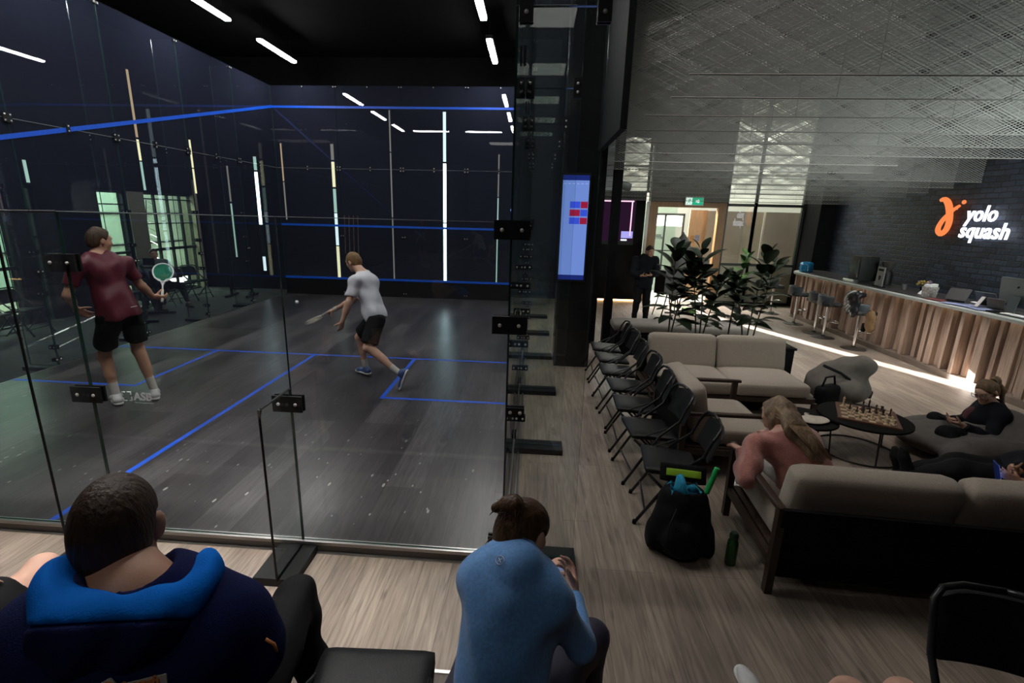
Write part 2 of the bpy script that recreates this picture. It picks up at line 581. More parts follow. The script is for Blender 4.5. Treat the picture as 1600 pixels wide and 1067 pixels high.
def brickmat():
    m = bpy.data.materials.new('black_brick'); m.use_nodes = True
    nt = m.node_tree; N, L = nt.nodes.new, nt.links.new
    b = nt.nodes['Principled BSDF']
    tc = N('ShaderNodeTexCoord'); mp = N('ShaderNodeMapping'); mp.inputs['Rotation'].default_value = (PI / 2, 0, PI / 2)
    sep = N('ShaderNodeSeparateXYZ'); cmb = N('ShaderNodeCombineXYZ')
    L(tc.outputs['Object'], sep.inputs[0]); L(sep.outputs['Y'], cmb.inputs[0]); L(sep.outputs['Z'], cmb.inputs[1])
    nd = N('ShaderNodeTexNoise'); nd.inputs['Scale'].default_value = 3.5; L(cmb.outputs[0], nd.inputs['Vector'])
    mv = N('ShaderNodeMix'); mv.data_type = 'VECTOR'; mv.inputs['Factor'].default_value = .03; L(cmb.outputs[0], mv.inputs[4]); L(nd.outputs['Color'], mv.inputs[5])
    br = N('ShaderNodeTexBrick'); br.inputs['Scale'].default_value = 1; br.inputs['Brick Width'].default_value = .23; br.inputs['Row Height'].default_value = .085
    br.inputs['Mortar Size'].default_value = .009; br.inputs['Mortar Smooth'].default_value = .35
    br.inputs['Color1'].default_value = (.010, .017, .030, 1); br.inputs['Color2'].default_value = (.036, .055, .092, 1); br.inputs['Mortar'].default_value = (.008, .008, .009, 1)
    L(mv.outputs[1], br.inputs[0]); L(br.outputs['Color'], b.inputs['Base Color'])
    b.inputs['Roughness'].default_value = .55
    n = N('ShaderNodeTexNoise'); n.inputs['Scale'].default_value = 22; n.inputs['Detail'].default_value = 5; L(cmb.outputs[0], n.inputs['Vector'])
    a = N('ShaderNodeMath'); a.operation = 'MULTIPLY_ADD'; a.inputs[1].default_value = .45; L(n.outputs['Fac'], a.inputs[0])
    iv = N('ShaderNodeMath'); iv.operation = 'SUBTRACT'; iv.inputs[0].default_value = 1; L(br.outputs['Fac'], iv.inputs[1]); L(iv.outputs[0], a.inputs[2])
    bp = N('ShaderNodeBump'); bp.inputs['Strength'].default_value = .9; bp.inputs['Distance'].default_value = .02; L(a.outputs[0], bp.inputs['Height']); L(bp.outputs[0], b.inputs['Normal'])
    return m


M_BRICK = brickmat()
M_BROWN = mat('brown_panel_wall', (.12, .095, .075), .6, noise=.12, nscale=3)
M_PALE = mat('pale_wall', (.62, .63, .57), .7, noise=.05, nscale=2)
M_MINT = mat('mint_wall', (.50, .66, .56), .6, noise=.06, nscale=3)
M_WOODF = mat('oak_door_frame', (.30, .17, .075), .5, noise=.25, nscale=5, stretch=(12, 12, 1))
M_PALEWOOD = mat('birch_door', (.62, .42, .25), .5, noise=.12, nscale=4, stretch=(10, 10, 1))
M_MULL = mat('dark_mullion', (.015, .02, .018), .4)

# ================================================================ setting: floors, walls, ceiling
struct(MB().box((0.0, -6, -.2), (16.5, 11.1, Z0)).build('floor', M_OAK))
struct(MB().box((-4.2, -6, -.2), (0.0, 11.1, Z0)).build('floor_carpet', M_CARPET))
cf = struct(MB().box((0, 0.0, Z0), (6.4, 9.75, 0)).build('floor_court', M_COURT))
ln = .05
for nm, lo, hi in (('short_line', (0, 4.26, 0), (6.4, 4.26 + ln, .0015)), ('half_court_line', (3.175, 0.0, 0), (3.225, 4.26, .0015)),
                   ('service_box_line', (1.6, 2.66, 0), (1.65, 4.26, .0015)), ('service_box_line', (4.75, 2.66, 0), (4.8, 4.26, .0015)),
                   ('service_box_line', (0, 2.61, 0), (1.65, 2.66, .0015)), ('service_box_line', (4.75, 2.61, 0), (6.4, 2.66, .0015))):
    MB().box(lo, hi).build(nm, M_BLUE, cf)
MB().box((-.02, -.03, -.022), (6.42, .012, .002)).build('sill_strip', M_ALU, cf)
MB().box((-.02, -.022, Z0), (6.42, -.001, -.022)).build('riser', mat('riser_grey', (.10, .095, .09), .4), cf)
MB().box((-.02, -.04, Z0), (6.42, -.022, Z0 + .008)).build('sill_strip', M_ALU, cf)
MB().box((6.4, 0, -.025), (6.42, 9.75, .003)).build('sill_strip', M_ALU, cf)
MB().box((6.455, 0, Z0), (6.47, 9.75, Z0 + .02)).build('sill_strip', M_ALU, cf)
MB().box((-.02, 0, -.02), (0, 9.75, .003)).build('sill_strip', M_ALU, cf)
MB().box((0, 9.735, 0), (6.4, 9.75, .006)).build('sill_strip', M_ALU, cf)
# the raised floor the spectators sit on
M_STEP = planks('platform_planks', (.085, .060, .048), (.11, .08, .065), .19, 1.4, .2, .45)
pl = struct(MB().box((2.0, -6, Z0), (12.5, -1.03, ZP)).build('floor_platform', M_STEP))
MB().box((2.0, -1.045, ZP - .02), (12.5, -1.028, ZP + .004)).build('nosing', M_ALU, pl)

struct(MB().box((-4.2, -6, 6.0), (16.5, 11.4, 6.2)).build('ceiling', M_CEIL))
struct(MB().box((-4.2, -6.2, -.2), (16.5, -6.0, 6.2)).build('wall_rear', M_BLACK))
struct(MB().box((14.0, -6, -.2), (14.3, 10.35, 6.2)).build('wall_brick', M_BRICK))
struct(MB().box((13.6, 10.35, -.2), (16.5, 11.1, 6.2)).build('wall_corner', M_BLACK))
# far wall behind the front glass, with its slot windows
wd = struct(MB().box((-3.2, 10.9, -.2), (7.4, 11.15, 6.2)).build('wall_front_dark', M_BLACK))

# left: outer wall at x = -3 with tall windows onto a lit atrium
bays = [(4.15, 5.72, Z0, 2.5), (6.0, 6.2, Z0, 2.5), (7.62, 8.5, Z0, 2.5), (8.5, 9.0, Z0, 2.5), (9.0, 10.75, Z0, 2.5)]
mb = MB()
mb.box((-3.25, -6, 2.5), (-3.0, 10.9, 6.2))
ys = [-6, 4.15, 5.72, 6.05, 6.24, 7.62, 8.42, 8.92, 10.78, 10.9]
for i in range(0, len(ys), 2):
    mb.box((-3.25, ys[i], -.2), (-3.0, ys[i + 1], 2.5))
struct(mb.build('wall_left_outer', M_BLACK))
M_OLIVE = mat('khaki_pier', (.20, .19, .13), .6, noise=.1, nscale=5)
struct(MB().box((-3.06, 8.42, Z0), (-2.985, 8.92, 2.5)).build('wall_pier', M_OLIVE))
struct(MB().box((-3.1, 10.72, Z0), (-2.97, 10.84, 2.9)).build('trim_pier', mat('beige_pier', (.5, .43, .30), .6, noise=.1, nscale=8)))


def window(name, y0, y1, nv, hs):
    fr = MB()
    x = -3.12
    for k in range(nv + 1):
        y = y0 + (y1 - y0) * k / nv
        fr.box((x - .03, y - .025, Z0), (x + .03, y + .025, 2.5))
    for z, t in hs:
        fr.box((x - .03, y0, z - t / 2), (x + .03, y1, z + t / 2))
    o = struct(fr.build(name, M_MULL))
    g = MB().box((x - .006, y0, Z0), (x + .006, y1, 2.5)).build('glazing', M_GLASS_W, o)
    return o


window('window_1', 4.15, 5.72, 2, ((Z0, .06), (1.0, .06), (2.48, .06)))
window('window_2', 6.05, 6.24, 1, ((Z0, .06), (1.55, .05), (2.48, .06)))
window('window_3', 7.62, 8.42, 1, ((Z0, .06), (1.1, .06), (2.2, .03), (2.48, .06)))
window('window_4', 8.92, 10.78, 4, ((Z0, .06), (1.1, .07), (1.75, .025), (2.35, .03), (2.48, .06)))
# the atrium beyond
at = struct(MB().box((-7.2, 1, -.2), (-7.0, 16, 4)).build('wall_atrium', M_MINT))
struct(MB().box((-7.0, 1, -.25), (-3.25, 16, Z0)).build('floor_atrium', mat('atrium_floor', (.42, .40, .30), .5, noise=.1, nscale=3)))
struct(MB().box((-7.0, 1, 3.9), (-3.25, 16, 4.0)).build('ceiling_atrium', M_PALE))
mb = MB()
for k in range(6):
    mb.box((-7.0, 2.5 + k * 2.2, Z0), (-6.95, 2.56 + k * 2.2, 3.9))
for z in (.9, 1.9, 2.9):
    mb.box((-7.0, 1, z), (-6.96, 16, z + .05))
struct(mb.build('trim_atrium', M_MULL))
struct(MB().box((-3.9, 11.3, Z0), (-3.6, 11.9, 3.9)).build('wall_atrium_pier', M_OLIVE))

# ================================================================ the glass court
TOP = 5.07
JO = 3.19


def clamp(parent, c, n, along, w, h, bolts, d=.014):
    """black steel plate with bright bolts; n = face normal, along = horizontal direction"""
    n, a = V(n), V(along); c = V(c)
    mb = MB()
    for s in (1, -1):
        p = c + n * (s * .018)
        mb.bar(p - a * w / 2, p + a * w / 2, d, h)
    o = mb.build('clamp', M_BLACKM, parent)
    b = MB()
    for x, z in bolts:
        for s in (1, -1):
            q = c + a * x + V(0, 0, z) + n * (s * .026)
            b.lathe([(.011, 0), (.011, .004), (.006, .008), (.001, .009)], q, 10, n * s)
    b.build('bolt', M_BOLT, o, smooth=2)
    return o


B4 = [(-.035, -.035), (.035, -.035), (-.035, .035), (.035, .035)]
B2 = [(0, -.032), (0, .032)]
H2 = [(-.03, 0), (.03, 0)]


def pane(parent, lo, hi, m, axis):
    """a glass sheet: clear faces, green edges. axis = thin axis"""
    mb = MB()
    mb.box(lo, hi)
    mi = [1] * 6
    fx = {2: (0, 1), 1: (2, 4), 0: (5, 3)}[axis]
    for k in fx:
        mi[k] = 0
    mb.mi = mi
    return mb.build('glass_pane', [m, M_GEDGE], parent)


g = .004
# front wall
wf = struct(link('wall_front', None))
for i in range(4):
    for z0, z1 in ((.006, JO - g / 2), (JO + g / 2, TOP)):
        pane(wf, (i * 1.6 + g / 2, 9.75, z0), (i * 1.6 + 1.6 - g / 2, 9.762, z1), M_GLASS_F, 1)
for i in range(9):
    x = .8 * i
    if 0 < i < 8:
        clamp(wf, (x, 9.756, JO), (0, 1, 0), (1, 0, 0), .11 if i % 2 == 0 else .05, .11, B4 if i % 2 == 0 else B2)
        if i % 2 == 0:
            clamp(wf, (x, 9.756, 1.55), (0, 1, 0), (1, 0, 0), .11, .045, H2)
            clamp(wf, (x, 9.756, .1), (0, 1, 0), (1, 0, 0), .11, .045, H2)
        clamp(wf, (x, 9.756, TOP - .03), (0, 1, 0), (1, 0, 0), .1 if i % 2 == 0 else .04, .03, H2 if i % 2 == 0 else [(0, 0)])
MB().box((0, 9.744, 4.57), (6.4, 9.75, 4.62)).build('out_line', M_BLUE, wf)
MB().box((0, 9.744, 1.78), (6.4, 9.75, 1.83)).build('service_line', M_BLUE, wf)
MB().box((0, 9.715, .43), (6.4, 9.75, .48)).build('tin_line', M_BLUE, wf)
MB().box((0, 9.725, .006), (6.4, 9.749, .43)).build('tin', mat('black_tin', (.010, .010, .012), .25), wf)

M_EGLINT = mat('painted_edge_glint', (.32, .36, .35), .3)  # pale colour paints the glint along the glass edges
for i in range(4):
    MB().box((i * 1.6 + g, 9.7495, JO - .0035), (i * 1.6 + 1.6 - g, 9.7625, JO + .0005)).build('edge_glint', M_EGLINT, wf)
FY = [.02, 1.66, 3.29, 4.92, 6.55, 8.18]


def side_wall(name, x, sgn, m):
    w = struct(link(name, None))
    for i in range(6):
        y0, y1 = i * 1.625 + g / 2, i * 1.625 + 1.625 - g / 2
        for z0, z1 in ((.006, JO - g / 2), (JO + g / 2, TOP)):
            a, b = (x, x + sgn * .012)
            pane(w, (min(a, b), y0, z0), (max(a, b), y1, z1), m, 0)
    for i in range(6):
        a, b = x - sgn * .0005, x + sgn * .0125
        MB().box((min(a, b), i * 1.625 + g, JO - .0035), (max(a, b), i * 1.625 + 1.625 - g, JO + .0005)).build('edge_glint', M_EGLINT, w)  # strip with the joint's glint put into its colour
    for i in range(13):
        y = .8125 * i
        if i in (0, 12):
            continue
        four = i % 2 == 0
        clamp(w, (x + sgn * .006, y, JO), (1, 0, 0), (0, 1, 0), .11 if four else .05, .11, B4 if four else B2)
        if four:
            clamp(w, (x + sgn * .006, y, .09), (1, 0, 0), (0, 1, 0), .11, .05, H2)
            clamp(w, (x + sgn * .006, y, 1.3), (1, 0, 0), (0, 1, 0), .11, .05, H2)
            clamp(w, (x + sgn * .006, y, TOP - .04), (1, 0, 0), (0, 1, 0), .1, .035, H2)
    mb = MB()
    mb._add([(x - sgn * .004, 9.75, 4.57), (x - sgn * .004, 9.75, 4.63), (x - sgn * .004, 0, 2.19), (x - sgn * .004, 0, 2.13)], [(0, 1, 2, 3)])
    mb._add([(x - sgn * .001, 9.75, 4.57), (x - sgn * .001, 9.75, 4.63), (x - sgn * .001, 0, 2.19), (x - sgn * .001, 0, 2.13)], [(3, 2, 1, 0)])
    mb.f += [(0, 3, 7, 4), (1, 5, 6, 2), (0, 4, 5, 1), (3, 2, 6, 7)]
    mb.mi += [0] * 4
    mb.build('out_line', M_BLUE, w)
    for y in FY:
        a, b = x + sgn * .03, x + sgn * .47
        for z0, z1 in ((Z0 + .06, JO - g / 2), (JO + g / 2, TOP)):
            f = pane(w, (min(a, b), y - .009, z0), (max(a, b), y + .009, z1), M_GLASS, 1)
            f.name = 'glass_fin'
        for dx in (.05, .44):
            clamp(w, (x + sgn * dx, y, JO), (0, 1, 0), (1, 0, 0), .07, .15, B2)
        for z in (.25, 1.0, 1.55, 2.08):
            clamp(w, (x + sgn * .06, y, z), (0, 1, 0), (1, 0, 0), .11, .06, H2)
        a, b = x + sgn * .02, x + sgn * .49
        MB().box((min(a, b), y - .105, Z0), (max(a, b), y + .105, Z0 + .055)).build('foot_plate', M_BLACKM, w)
    return w


side_wall('wall_left', 0, -1, M_GLASS_F)
side_wall('wall_right', 6.4, 1, M_GLASS)
# back wall, 2.13 m high, with glass buttresses towards the spectators
wb = struct(link('wall_back', None))
xs = [0, 1.22, 2.45, 3.72, 5.05, 6.4]
for i in range(5):
    pane(wb, (xs[i] + g / 2, -.012, .004), (xs[i + 1] - g / 2, 0, 2.13), M_GLASS_B, 1)
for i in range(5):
    MB().box((xs[i] + g, -.0125, 2.1295), (xs[i + 1] - g, .0005, 2.133)).build('top_edge_glint', mat('painted_edge_glint', (.32, .36, .35), .3), wb)  # light grey strip paints the highlight along the top of the glass
H3 = [(-.055, 0), (.055, 0)]
for x, zs, w in ((3.69, (1.83, .985), .2), (5.03, (.99,), .19), (6.41, (2.09, 1.55, .08), .2)):
    for z in zs:
        clamp(wb, (x, -.006, z), (0, 1, 0), (1, 0, 0), w, .105, H3)
for x, ztop in ((3.72, 2.13), (5.05, 1.09), (1.22, 1.09)):
    f = pane(wb, (x - .008, -.37, Z0 + .055), (x + .008, -.016, ztop), M_GLASS, 0)
    f.name = 'glass_fin'
    MB().box((x - .16, -.36, Z0), (x + .1, .0, Z0 + .055)).build('foot_plate', M_BLACKM, wb)
    MB().tube([(x, -.37, Z0 + .05), (x, -.37, ztop - .05), (x, -.35, ztop), (x, -.02, ztop)], .007, 8).build('edge_strip', M_BLACKM, wb)
# maker's mark etched on the back glass
for x0 in (3.93, 2.86):
    M = basis((1, 0, 0), (0, 0, 1), (x0, -.016, .955))
    mk = MB()
    for q in range(4):
        c, s_ = math.cos(q * PI / 2), math.sin(q * PI / 2)
        for pts in ([(.004, .03), (.028, .03)], [(.028, .03), (.028, .012)]):
            (ax_, az), (bx, bz) = pts
            mk.bar((x0 + .03 + ax_ * c - az * s_, -.016, .985 + ax_ * s_ + az * c), (x0 + .03 + bx * c - bz * s_, -.016, .985 + bx * s_ + bz * c), .004, .006, (0, 1, 0))
    mk.build('maker_mark', M_WHITEP, wb)
    text('maker_mark', 'ASB', .072, .001, basis((1, 0, 0), (0, 0, 1), (x0 + .075, -.016, .962)), M_WHITEP, wb, bold=.002)
    text('maker_mark', 'The Champions Court', .014, .0005, basis((1, 0, 0), (0, 0, 1), (x0 + .075, -.016, .94)), M_WHITEP, wb)

# ================================================================ far facade
FYD = 11.1
o = struct(MB().box((9.57, FYD, 2.6), (11.58, FYD + .12, 6.0)).build('wall_over_door', M_BROWN))
struct(MB().box((7.4, FYD - .05, Z0), (9.47, FYD + .1, 2.83)).build('wall_far_dark', M_BLACK))
struct(MB().box((11.58, FYD - .02, 5.15), (13.62, FYD + .12, 6.0)).build('wall_over_glazing', M_BLACK))
struct(MB().box((7.4, FYD - .05, 4.25), (9.57, FYD + .1, 6.0)).build('wall_far_high', M_BLACK))
# oak door frame, glazed screen and open leaf
d1 = struct(MB().box((9.57, FYD - .06, Z0), (9.80, FYD + .1, 2.6)).box((11.38, FYD - .06, Z0), (11.58, FYD + .1, 2.6)).box((9.80, FYD - .06, 2.47), (11.38, FYD + .1, 2.6)).build('door_1', M_WOODF))
MB().box((9.55, FYD - .09, 2.5), (9.58, FYD + .02, 4.2)).box((9.49, FYD - .09, Z0), (9.565, FYD - .06, 2.6)).build('edge_daylight', mat('painted_daylight', (.85, .85, .82), .4), d1)  # white strips paint the daylight caught on the frame edges
fr = MB()
for x in (9.82, 10.28, 10.80):
    fr.box((x - .022, FYD + .95, Z0), (x + .022, FYD + 1.0, 2.3))
fr.box((9.8, FYD + .95, 2.26), (10.82, FYD + 1.0, 2.32)).box((9.8, FYD + .95, 1.25), (10.82, FYD + 1.0, 1.28))
d2 = struct(fr.build('door_2', M_MULL))
MB().box((9.84, FYD + .97, Z0), (10.78, FYD + .98, 2.26)).build('glazing', M_GLASS_W, d2)
leaf = struct(MB().box((10.86, FYD + .62, Z0), (11.34, FYD + .67, 2.42)).build('door_3', M_PALEWOOD))
h = MB().tube([(11.27, FYD + .62, 1.0), (11.27, FYD + .56, 1.0), (11.18, FYD + .56, 1.0)], .01, 8)
h.build('door_handle', M_BLACKM, leaf, smooth=True)
for z in (.35, 1.25):
    MB().box((11.2, FYD + .605, z), (11.25, FYD + .62, z + .03)).build('hinge', M_BLACKM, leaf)
# glazing bays right of the door
for k, (x0, x1) in enumerate(((11.6, 12.35), (12.35, 13.56))):
    fr = MB()
    for x in (x0, x1):
        fr.box((x - .03, FYD - .03, Z0), (x + .03, FYD + .05, 5.2))
    for z in (Z0 + .03, 1.0, 2.56, 5.15):
        fr.box((x0, FYD - .03, z - .035), (x1, FYD + .05, z + .035))
    w_ = struct(fr.build('window_%d' % (5 + k), M_MULL))
    MB().box((x0, FYD + .005, Z0), (x1, FYD + .015, 5.15)).build('glazing', M_GLASS_W, w_)
    MB().box((x0 + .03, FYD - .01, Z0), (x1 - .03, FYD + .05, .98)).build('lower_panel', mat('olive_panel', (.33, .33, .26), .6), w_)
fr = MB()
for x in (8.75, 9.5):
    fr.box((x - .03, FYD - .03, 2.83), (x + .03, FYD + .05, 4.25))
for z in (2.85, 3.5, 4.22):
    fr.box((7.4, FYD - .03, z - .02), (9.55, FYD + .05, z + .02))
w_ = struct(fr.build('window_7', M_MULL))
MB().box((7.4, FYD + .005, 2.83), (9.55, FYD + .015, 4.25)).build('glazing', M_GLASS_W, w_)
# corridor beyond the facade; the slot in its outer wall is added to shape the blade of sun
struct(MB().box((7.0, FYD + .1, -.2), (15.5, 16, Z0)).build('floor_corridor', mat('corridor_floor', (.55, .54, .50), .4, noise=.08, nscale=3)))
struct(MB().box((7.0, FYD + .1, 5.3), (15.5, 14.2, 5.5)).build('ceiling_corridor', M_PALE))
SX0, SX1 = 8.66, 9.06
struct(MB().box((5.5, 14.0, Z0), (SX0, 14.2, 5.5)).box((SX1, 14.0, Z0), (15.5, 14.2, 5.5)).build('wall_corridor', M_PALE))
struct(MB().box((15.3, FYD + .1, Z0), (15.5, 14.0, 5.5)).build('wall_corridor_end', M_PALE))
struct(MB().box((7.0, FYD + .1, Z0), (7.2, 14.0, 5.5)).build('wall_corridor_left', M_PALE))
# brown rooms seen low through the right glazing, and the mint screen behind the door
M_TAUPE = mat('taupe_panel', (.23, .19, .15), .55, noise=.12, nscale=2)
struct(MB().box((11.4, 12.6, Z0), (12.7, 12.7, 2.42)).box((13.3, 12.6, Z0), (15.3, 12.7, 2.42)).build('wall_taupe', M_TAUPE))
struct(MB().box((12.7, 12.75, Z0), (13.3, 12.8, 2.42)).build('wall_taupe_door', mat('beige_door', (.36, .30, .22), .5, noise=.1, nscale=3)))
struct(MB().box((9.6, 13.2, Z0), (10.9, 13.3, 2.6)).build('wall_mint', M_MINT))
mb = MB()
for k in range(6):
    mb.box((11.2, 12.0 + k * .35, 4.2 - .25 * k), (15.3, 12.06 + k * .35, 4.26 - .25 * k))
struct(mb.build('trim_corridor', mat('grey_beam', (.30, .31, .28), .6)))

# dark column beside the court, and the fascia over the seats
struct(MB().rbox((7.165, 4.76, 2.96), (.54, .54, 6.08), .012, 2).build('column', mat('gloss_black', (.010, .010, .011), .18)))
struct(MB().box((7.84, 6.0, Z0), (7.98, 6.2, 6.0)).build('column_slim', M_BLACK))
struct(MB().box((7.58, 6.0, Z0), (7.70, 6.12, 6.0)).build('column_thin', M_BLACK))
M_FASC = mat('fascia_black', (.007, .0075, .009), .7, spec=.12, noise=.5, nscale=9, stretch=(1, 9, .3))
struct(MB().box((7.36, 2.68, 3.05), (7.43, 10.9, 6.0)).build('beam_fascia', M_FASC))
# dark outer skin behind the front court glass on the lounge side
struct(MB().box((7.36, 9.6, Z0), (7.43, 10.9, 3.05)).build('wall_side_dark', M_BLACK))

E_SW = emis('slot_white', (.80, .97, 1.0), 1.6)
E_SC = emis('slot_bright', (.72, .96, 1.0), 9.0)
E_SD = emis('slot_dim', (.75, .70, .58), .35)
E_SG = emis('slot_warm', (1.0, .93, .55), 1.4)
E_SM = emis('slot_mint', (.62, .95, .78), .8)
E_SO = emis('slot_amber', (1.0, .72, .42), .6)

# ================================================================ hanging mesh
def meshmat():
    m = bpy.data.materials.new('steel_mesh'); m.use_nodes = True
    nt = m.node_tree; N, L = nt.nodes.new, nt.links.new
    nt.nodes.clear()
    tc = N('ShaderNodeTexCoord'); sp = N('ShaderNodeSeparateXYZ'); L(tc.outputs['Object'], sp.inputs[0])
    def math_(op, a, b=None, c=None):
        n = N('ShaderNodeMath'); n.operation = op
        for i, q in enumerate((a, b, c)):
            if q is None: continue
            if isinstance(q, (int, float)): n.inputs[i].default_value = q
            else: L(q, n.inputs[i])
        return n.outputs[0]
    ds = []
    for sg in (1, -1):
        e = math_('MULTIPLY_ADD', sp.outputs['Z'], 32.0 * sg, math_('MULTIPLY', sp.outputs['X'], 15.0))
        fr = math_('FRACT', e)
        ds.append(math_('LESS_THAN', fr, .125))
    wire = math_('MAXIMUM', ds[0], ds[1])
    tr = N('ShaderNodeBsdfTransparent')
    b = N('ShaderNodeBsdfPrincipled'); b.inputs['Base Color'].default_value = (.36, .36, .345, 1); b.inputs['Roughness'].default_value = .55; b.inputs['Metallic'].default_value = 0
    mx = N('ShaderNodeMixShader'); L(wire, mx.inputs[0]); L(tr.outputs[0], mx.inputs[1]); L(b.outputs[0], mx.inputs[2])
    o = N('ShaderNodeOutputMaterial'); L(mx.outputs[0], o.inputs[0])
    return m


M_MESH = meshmat()
M_WIRE = mat('steel_wire', (.22, .22, .21), .5)
ROWS = []
for j in range(14):
    y = 9.02 - .55 * j
    zb = 2.87 - .11 * (y - 6.27)
    x1 = 13.88
    if j in (6, 7): x1 = 11.78
    ROWS.append((y, 7.66 + (.12 if j > 11 else 0), x1, zb))
ORD = ['nearest the far door', 'second from the far door', 'third from the far door', 'fourth from the far door', 'fifth from the far door', 'sixth from the far door',
       'shorter, seventh from the far door', 'shorter, eighth from the far door', 'sixth from the seats', 'fifth from the seats', 'fourth from the seats', 'third from the seats', 'second from the seats', 'nearest the spectators']
for j, (y, x0, x1, zb) in enumerate(ROWS):
    t = thing('mesh_curtain', 'grey diamond mesh sheet hung from the lounge ceiling, ' + ORD[j], 'mesh screen', ((x0 + x1) / 2, y, zb), 0, 'hanging mesh sheets over the lounge')
    hw = (x1 - x0) / 2
    MB().strip([[(-hw, 0, 0), (hw, 0, 0)], [(-hw, 0, 5.9 - zb), (hw, 0, 5.9 - zb)]]).build('mesh_sheet', M_MESH, t)
    MB().cyl((-hw, 0, 0), (hw, 0, 0), .006, 6).build('bottom_rod', M_WIRE, t)
    MB().cyl((-hw, 0, 5.9 - zb), (hw, 0, 5.9 - zb), .008, 6).build('top_rail', M_WIRE, t)
    for k in range(1, 4):
        MB().cyl((-hw + 2 * hw * k / 4, .01, 0), (-hw + 2 * hw * k / 4, .01, 5.9 - zb), .003, 5).build('seam_wire', M_WIRE, t)

# ================================================================ folding chairs
M_VINYL = mat('black_vinyl', (.009, .009, .010), .46, spec=.3, noise=.15, nscale=25, bump=.15, bscale=180)
M_CHFR = mat('black_chair_steel', (.010, .010, .011), .3)


def folding_chair(label, loc, rz, group=None):
    t = thing('folding_chair', label, 'chair', loc, rz, group)
    MB().rbox((0, .0, .435), (.42, .40, .045), .022, 5, rot=Euler((math.radians(4), 0, 0)), puff=.010).build('seat', M_VINYL, t, smooth=True)
    # curved padded back
    rows = []
    mb = MB()
    for sy in (0, 1):
        rr = []
        for i in range(7):
            z = .555 + .235 * i / 6
            row = []
            for k in range(13):
                x = -.205 + .41 * k / 12
                e = min(1, (1 - abs(x) / .205) * 6); tp = 1 - max(0, (i - 3.5) / 2.5) ** 2 * .0
                drop = .05 * (abs(x) / .205) ** 4 * (i / 6)
                y = -.195 - .10 * (z - .44) / .36 - .035 * (1 - (x / .205) ** 2) + (.016 if sy == 0 else -.016) * (e ** .5)
                row.append((x, y, z - drop))
            rr.append(row)
        rows.append(rr)
    mb.strip(rows[0]); mb.strip([r[::-1] for r in rows[1]])
    f, b = rows
    loop = lambda g_: g_[0] + [r[-1] for r in g_[1:-1]] + g_[-1][::-1] + [r[0] for r in g_[1:-1]][::-1]
    A, B = loop(f), loop(b)
    mb.strip([A + A[:1], B + B[:1]])
    mb.build('backrest', M_VINYL, t, smooth=True)
    for s in (-1, 1):
        x = s * .215
        MB().tube([(x, .235, .011), (x, .10, .24), (x, -.04, .47), (x, -.19, .60), (x, -.235, .72), (x * .98, -.262, .765), (x * .86, -.285, .80), (x * .55, -.31, .81), (0, -.32, .812)], .0125, 8).build('leg', M_CHFR, t, smooth=True)
        MB().tube([(s * .195, .17, .42), (s * .195, .02, .27), (s * .195, -.24, .011)], .0115, 8).build('leg', M_CHFR, t, smooth=True)
        MB().cyl((s * .212, -.085, .535), (s * .196, .15, .425), .007, 6).build('hinge_link', M_CHFR, t)
        MB().lathe([(.013, 0), (.013, .004), (.007, .008)], (s * .226, .05, .335), 8, (s, 0, 0)).build('rivet', M_CHROME, t)
        for (fx, fy) in ((s * .215, .238), (s * .195, -.243)):
            MB().cyl((fx, fy, 0), (fx, fy * .985, .028), .0155, 8).build('rubber_foot', M_BLACK, t)
    MB().cyl((-.215, .17, .12), (.215, .17, .12), .009, 8).build('stretcher', M_CHFR, t)
    MB().cyl((-.195, -.19, .06), (.195, -.19, .06), .009, 8).build('stretcher', M_CHFR, t)
    return t


GC = 'black folding chairs facing the court'
ch0 = folding_chair('black folding chair nearest the black backpack, first of the row facing the court', (7.64, .72, Z0), PI / 2 - .12, GC)
for i, (y, rz, lb) in enumerate(((1.32, .06, 'second from the backpack in the row facing the court'), (1.90, -.04, 'third from the backpack in the row facing the court'), (2.46, .03, 'fourth from the backpack in the row facing the court'),
                                 (3.02, 0, 'fifth from the backpack in the row facing the court'), (3.56, .05, 'sixth from the backpack in the row facing the court'), (4.10, -.03, 'farthest of the row, beside the dark column'))):
    dup(ch0, (7.62 + .02 * R.uniform(-1, 1), y, Z0), PI / 2 + rz, 'black folding chair, ' + lb)
GS = 'black folding chairs on the spectator platform'
dup(ch0, (6.04, -1.56, ZP), .05, 'empty black folding chair between the man in the hoodie and the woman in blue', GS)
nc = dup(ch0, (8.105, -1.57, ZP), PI - .28, 'black folding chair at the lower right corner, turned towards the camera', GS)
dup(ch0, (5.64, -2.10, ZP), .12, 'black folding chair under the man in the blue hoodie', GS)
dup(ch0, (6.50, -1.64, ZP), -.25, 'black folding chair under the woman in the light blue top', GS)
dup(ch0, (4.80, -1.80, ZP), .1, 'black folding chair under the bare-kneed spectator', GS)
GL = 'folding chairs along the atrium windows'
LX = -2.05
for y, rz, lb in ((7.15, -.1, 'black folding chair behind the exercise bike, first left of the seated man'), (7.75, .08, 'black folding chair under the man sitting beyond the left glass'), (8.55, 0, 'black folding chair right of the man sitting beyond the left glass'),
                  (9.12, .06, 'second black folding chair right of the man beyond the left glass'), (4.45, 0, 'black folding chair by the first atrium window, near one'), (5.05, .1, 'black folding chair by the first atrium window, far one')):
    dup(ch0, (LX if y > 6 else -2.35, y, Z0), -PI / 2 + rz - (.35 if y > 6 else 0), lb, GL)

# ================================================================ sofas
M_LINEN = mat('beige_linen', (.34, .285, .235), .9, noise=.12, nscale=90, bump=.25, bscale=420, sheen=.2)
M_WALNUT = mat('dark_walnut', (.035, .020, .014), .45, noise=.3, nscale=6, stretch=(1, 14, 14))


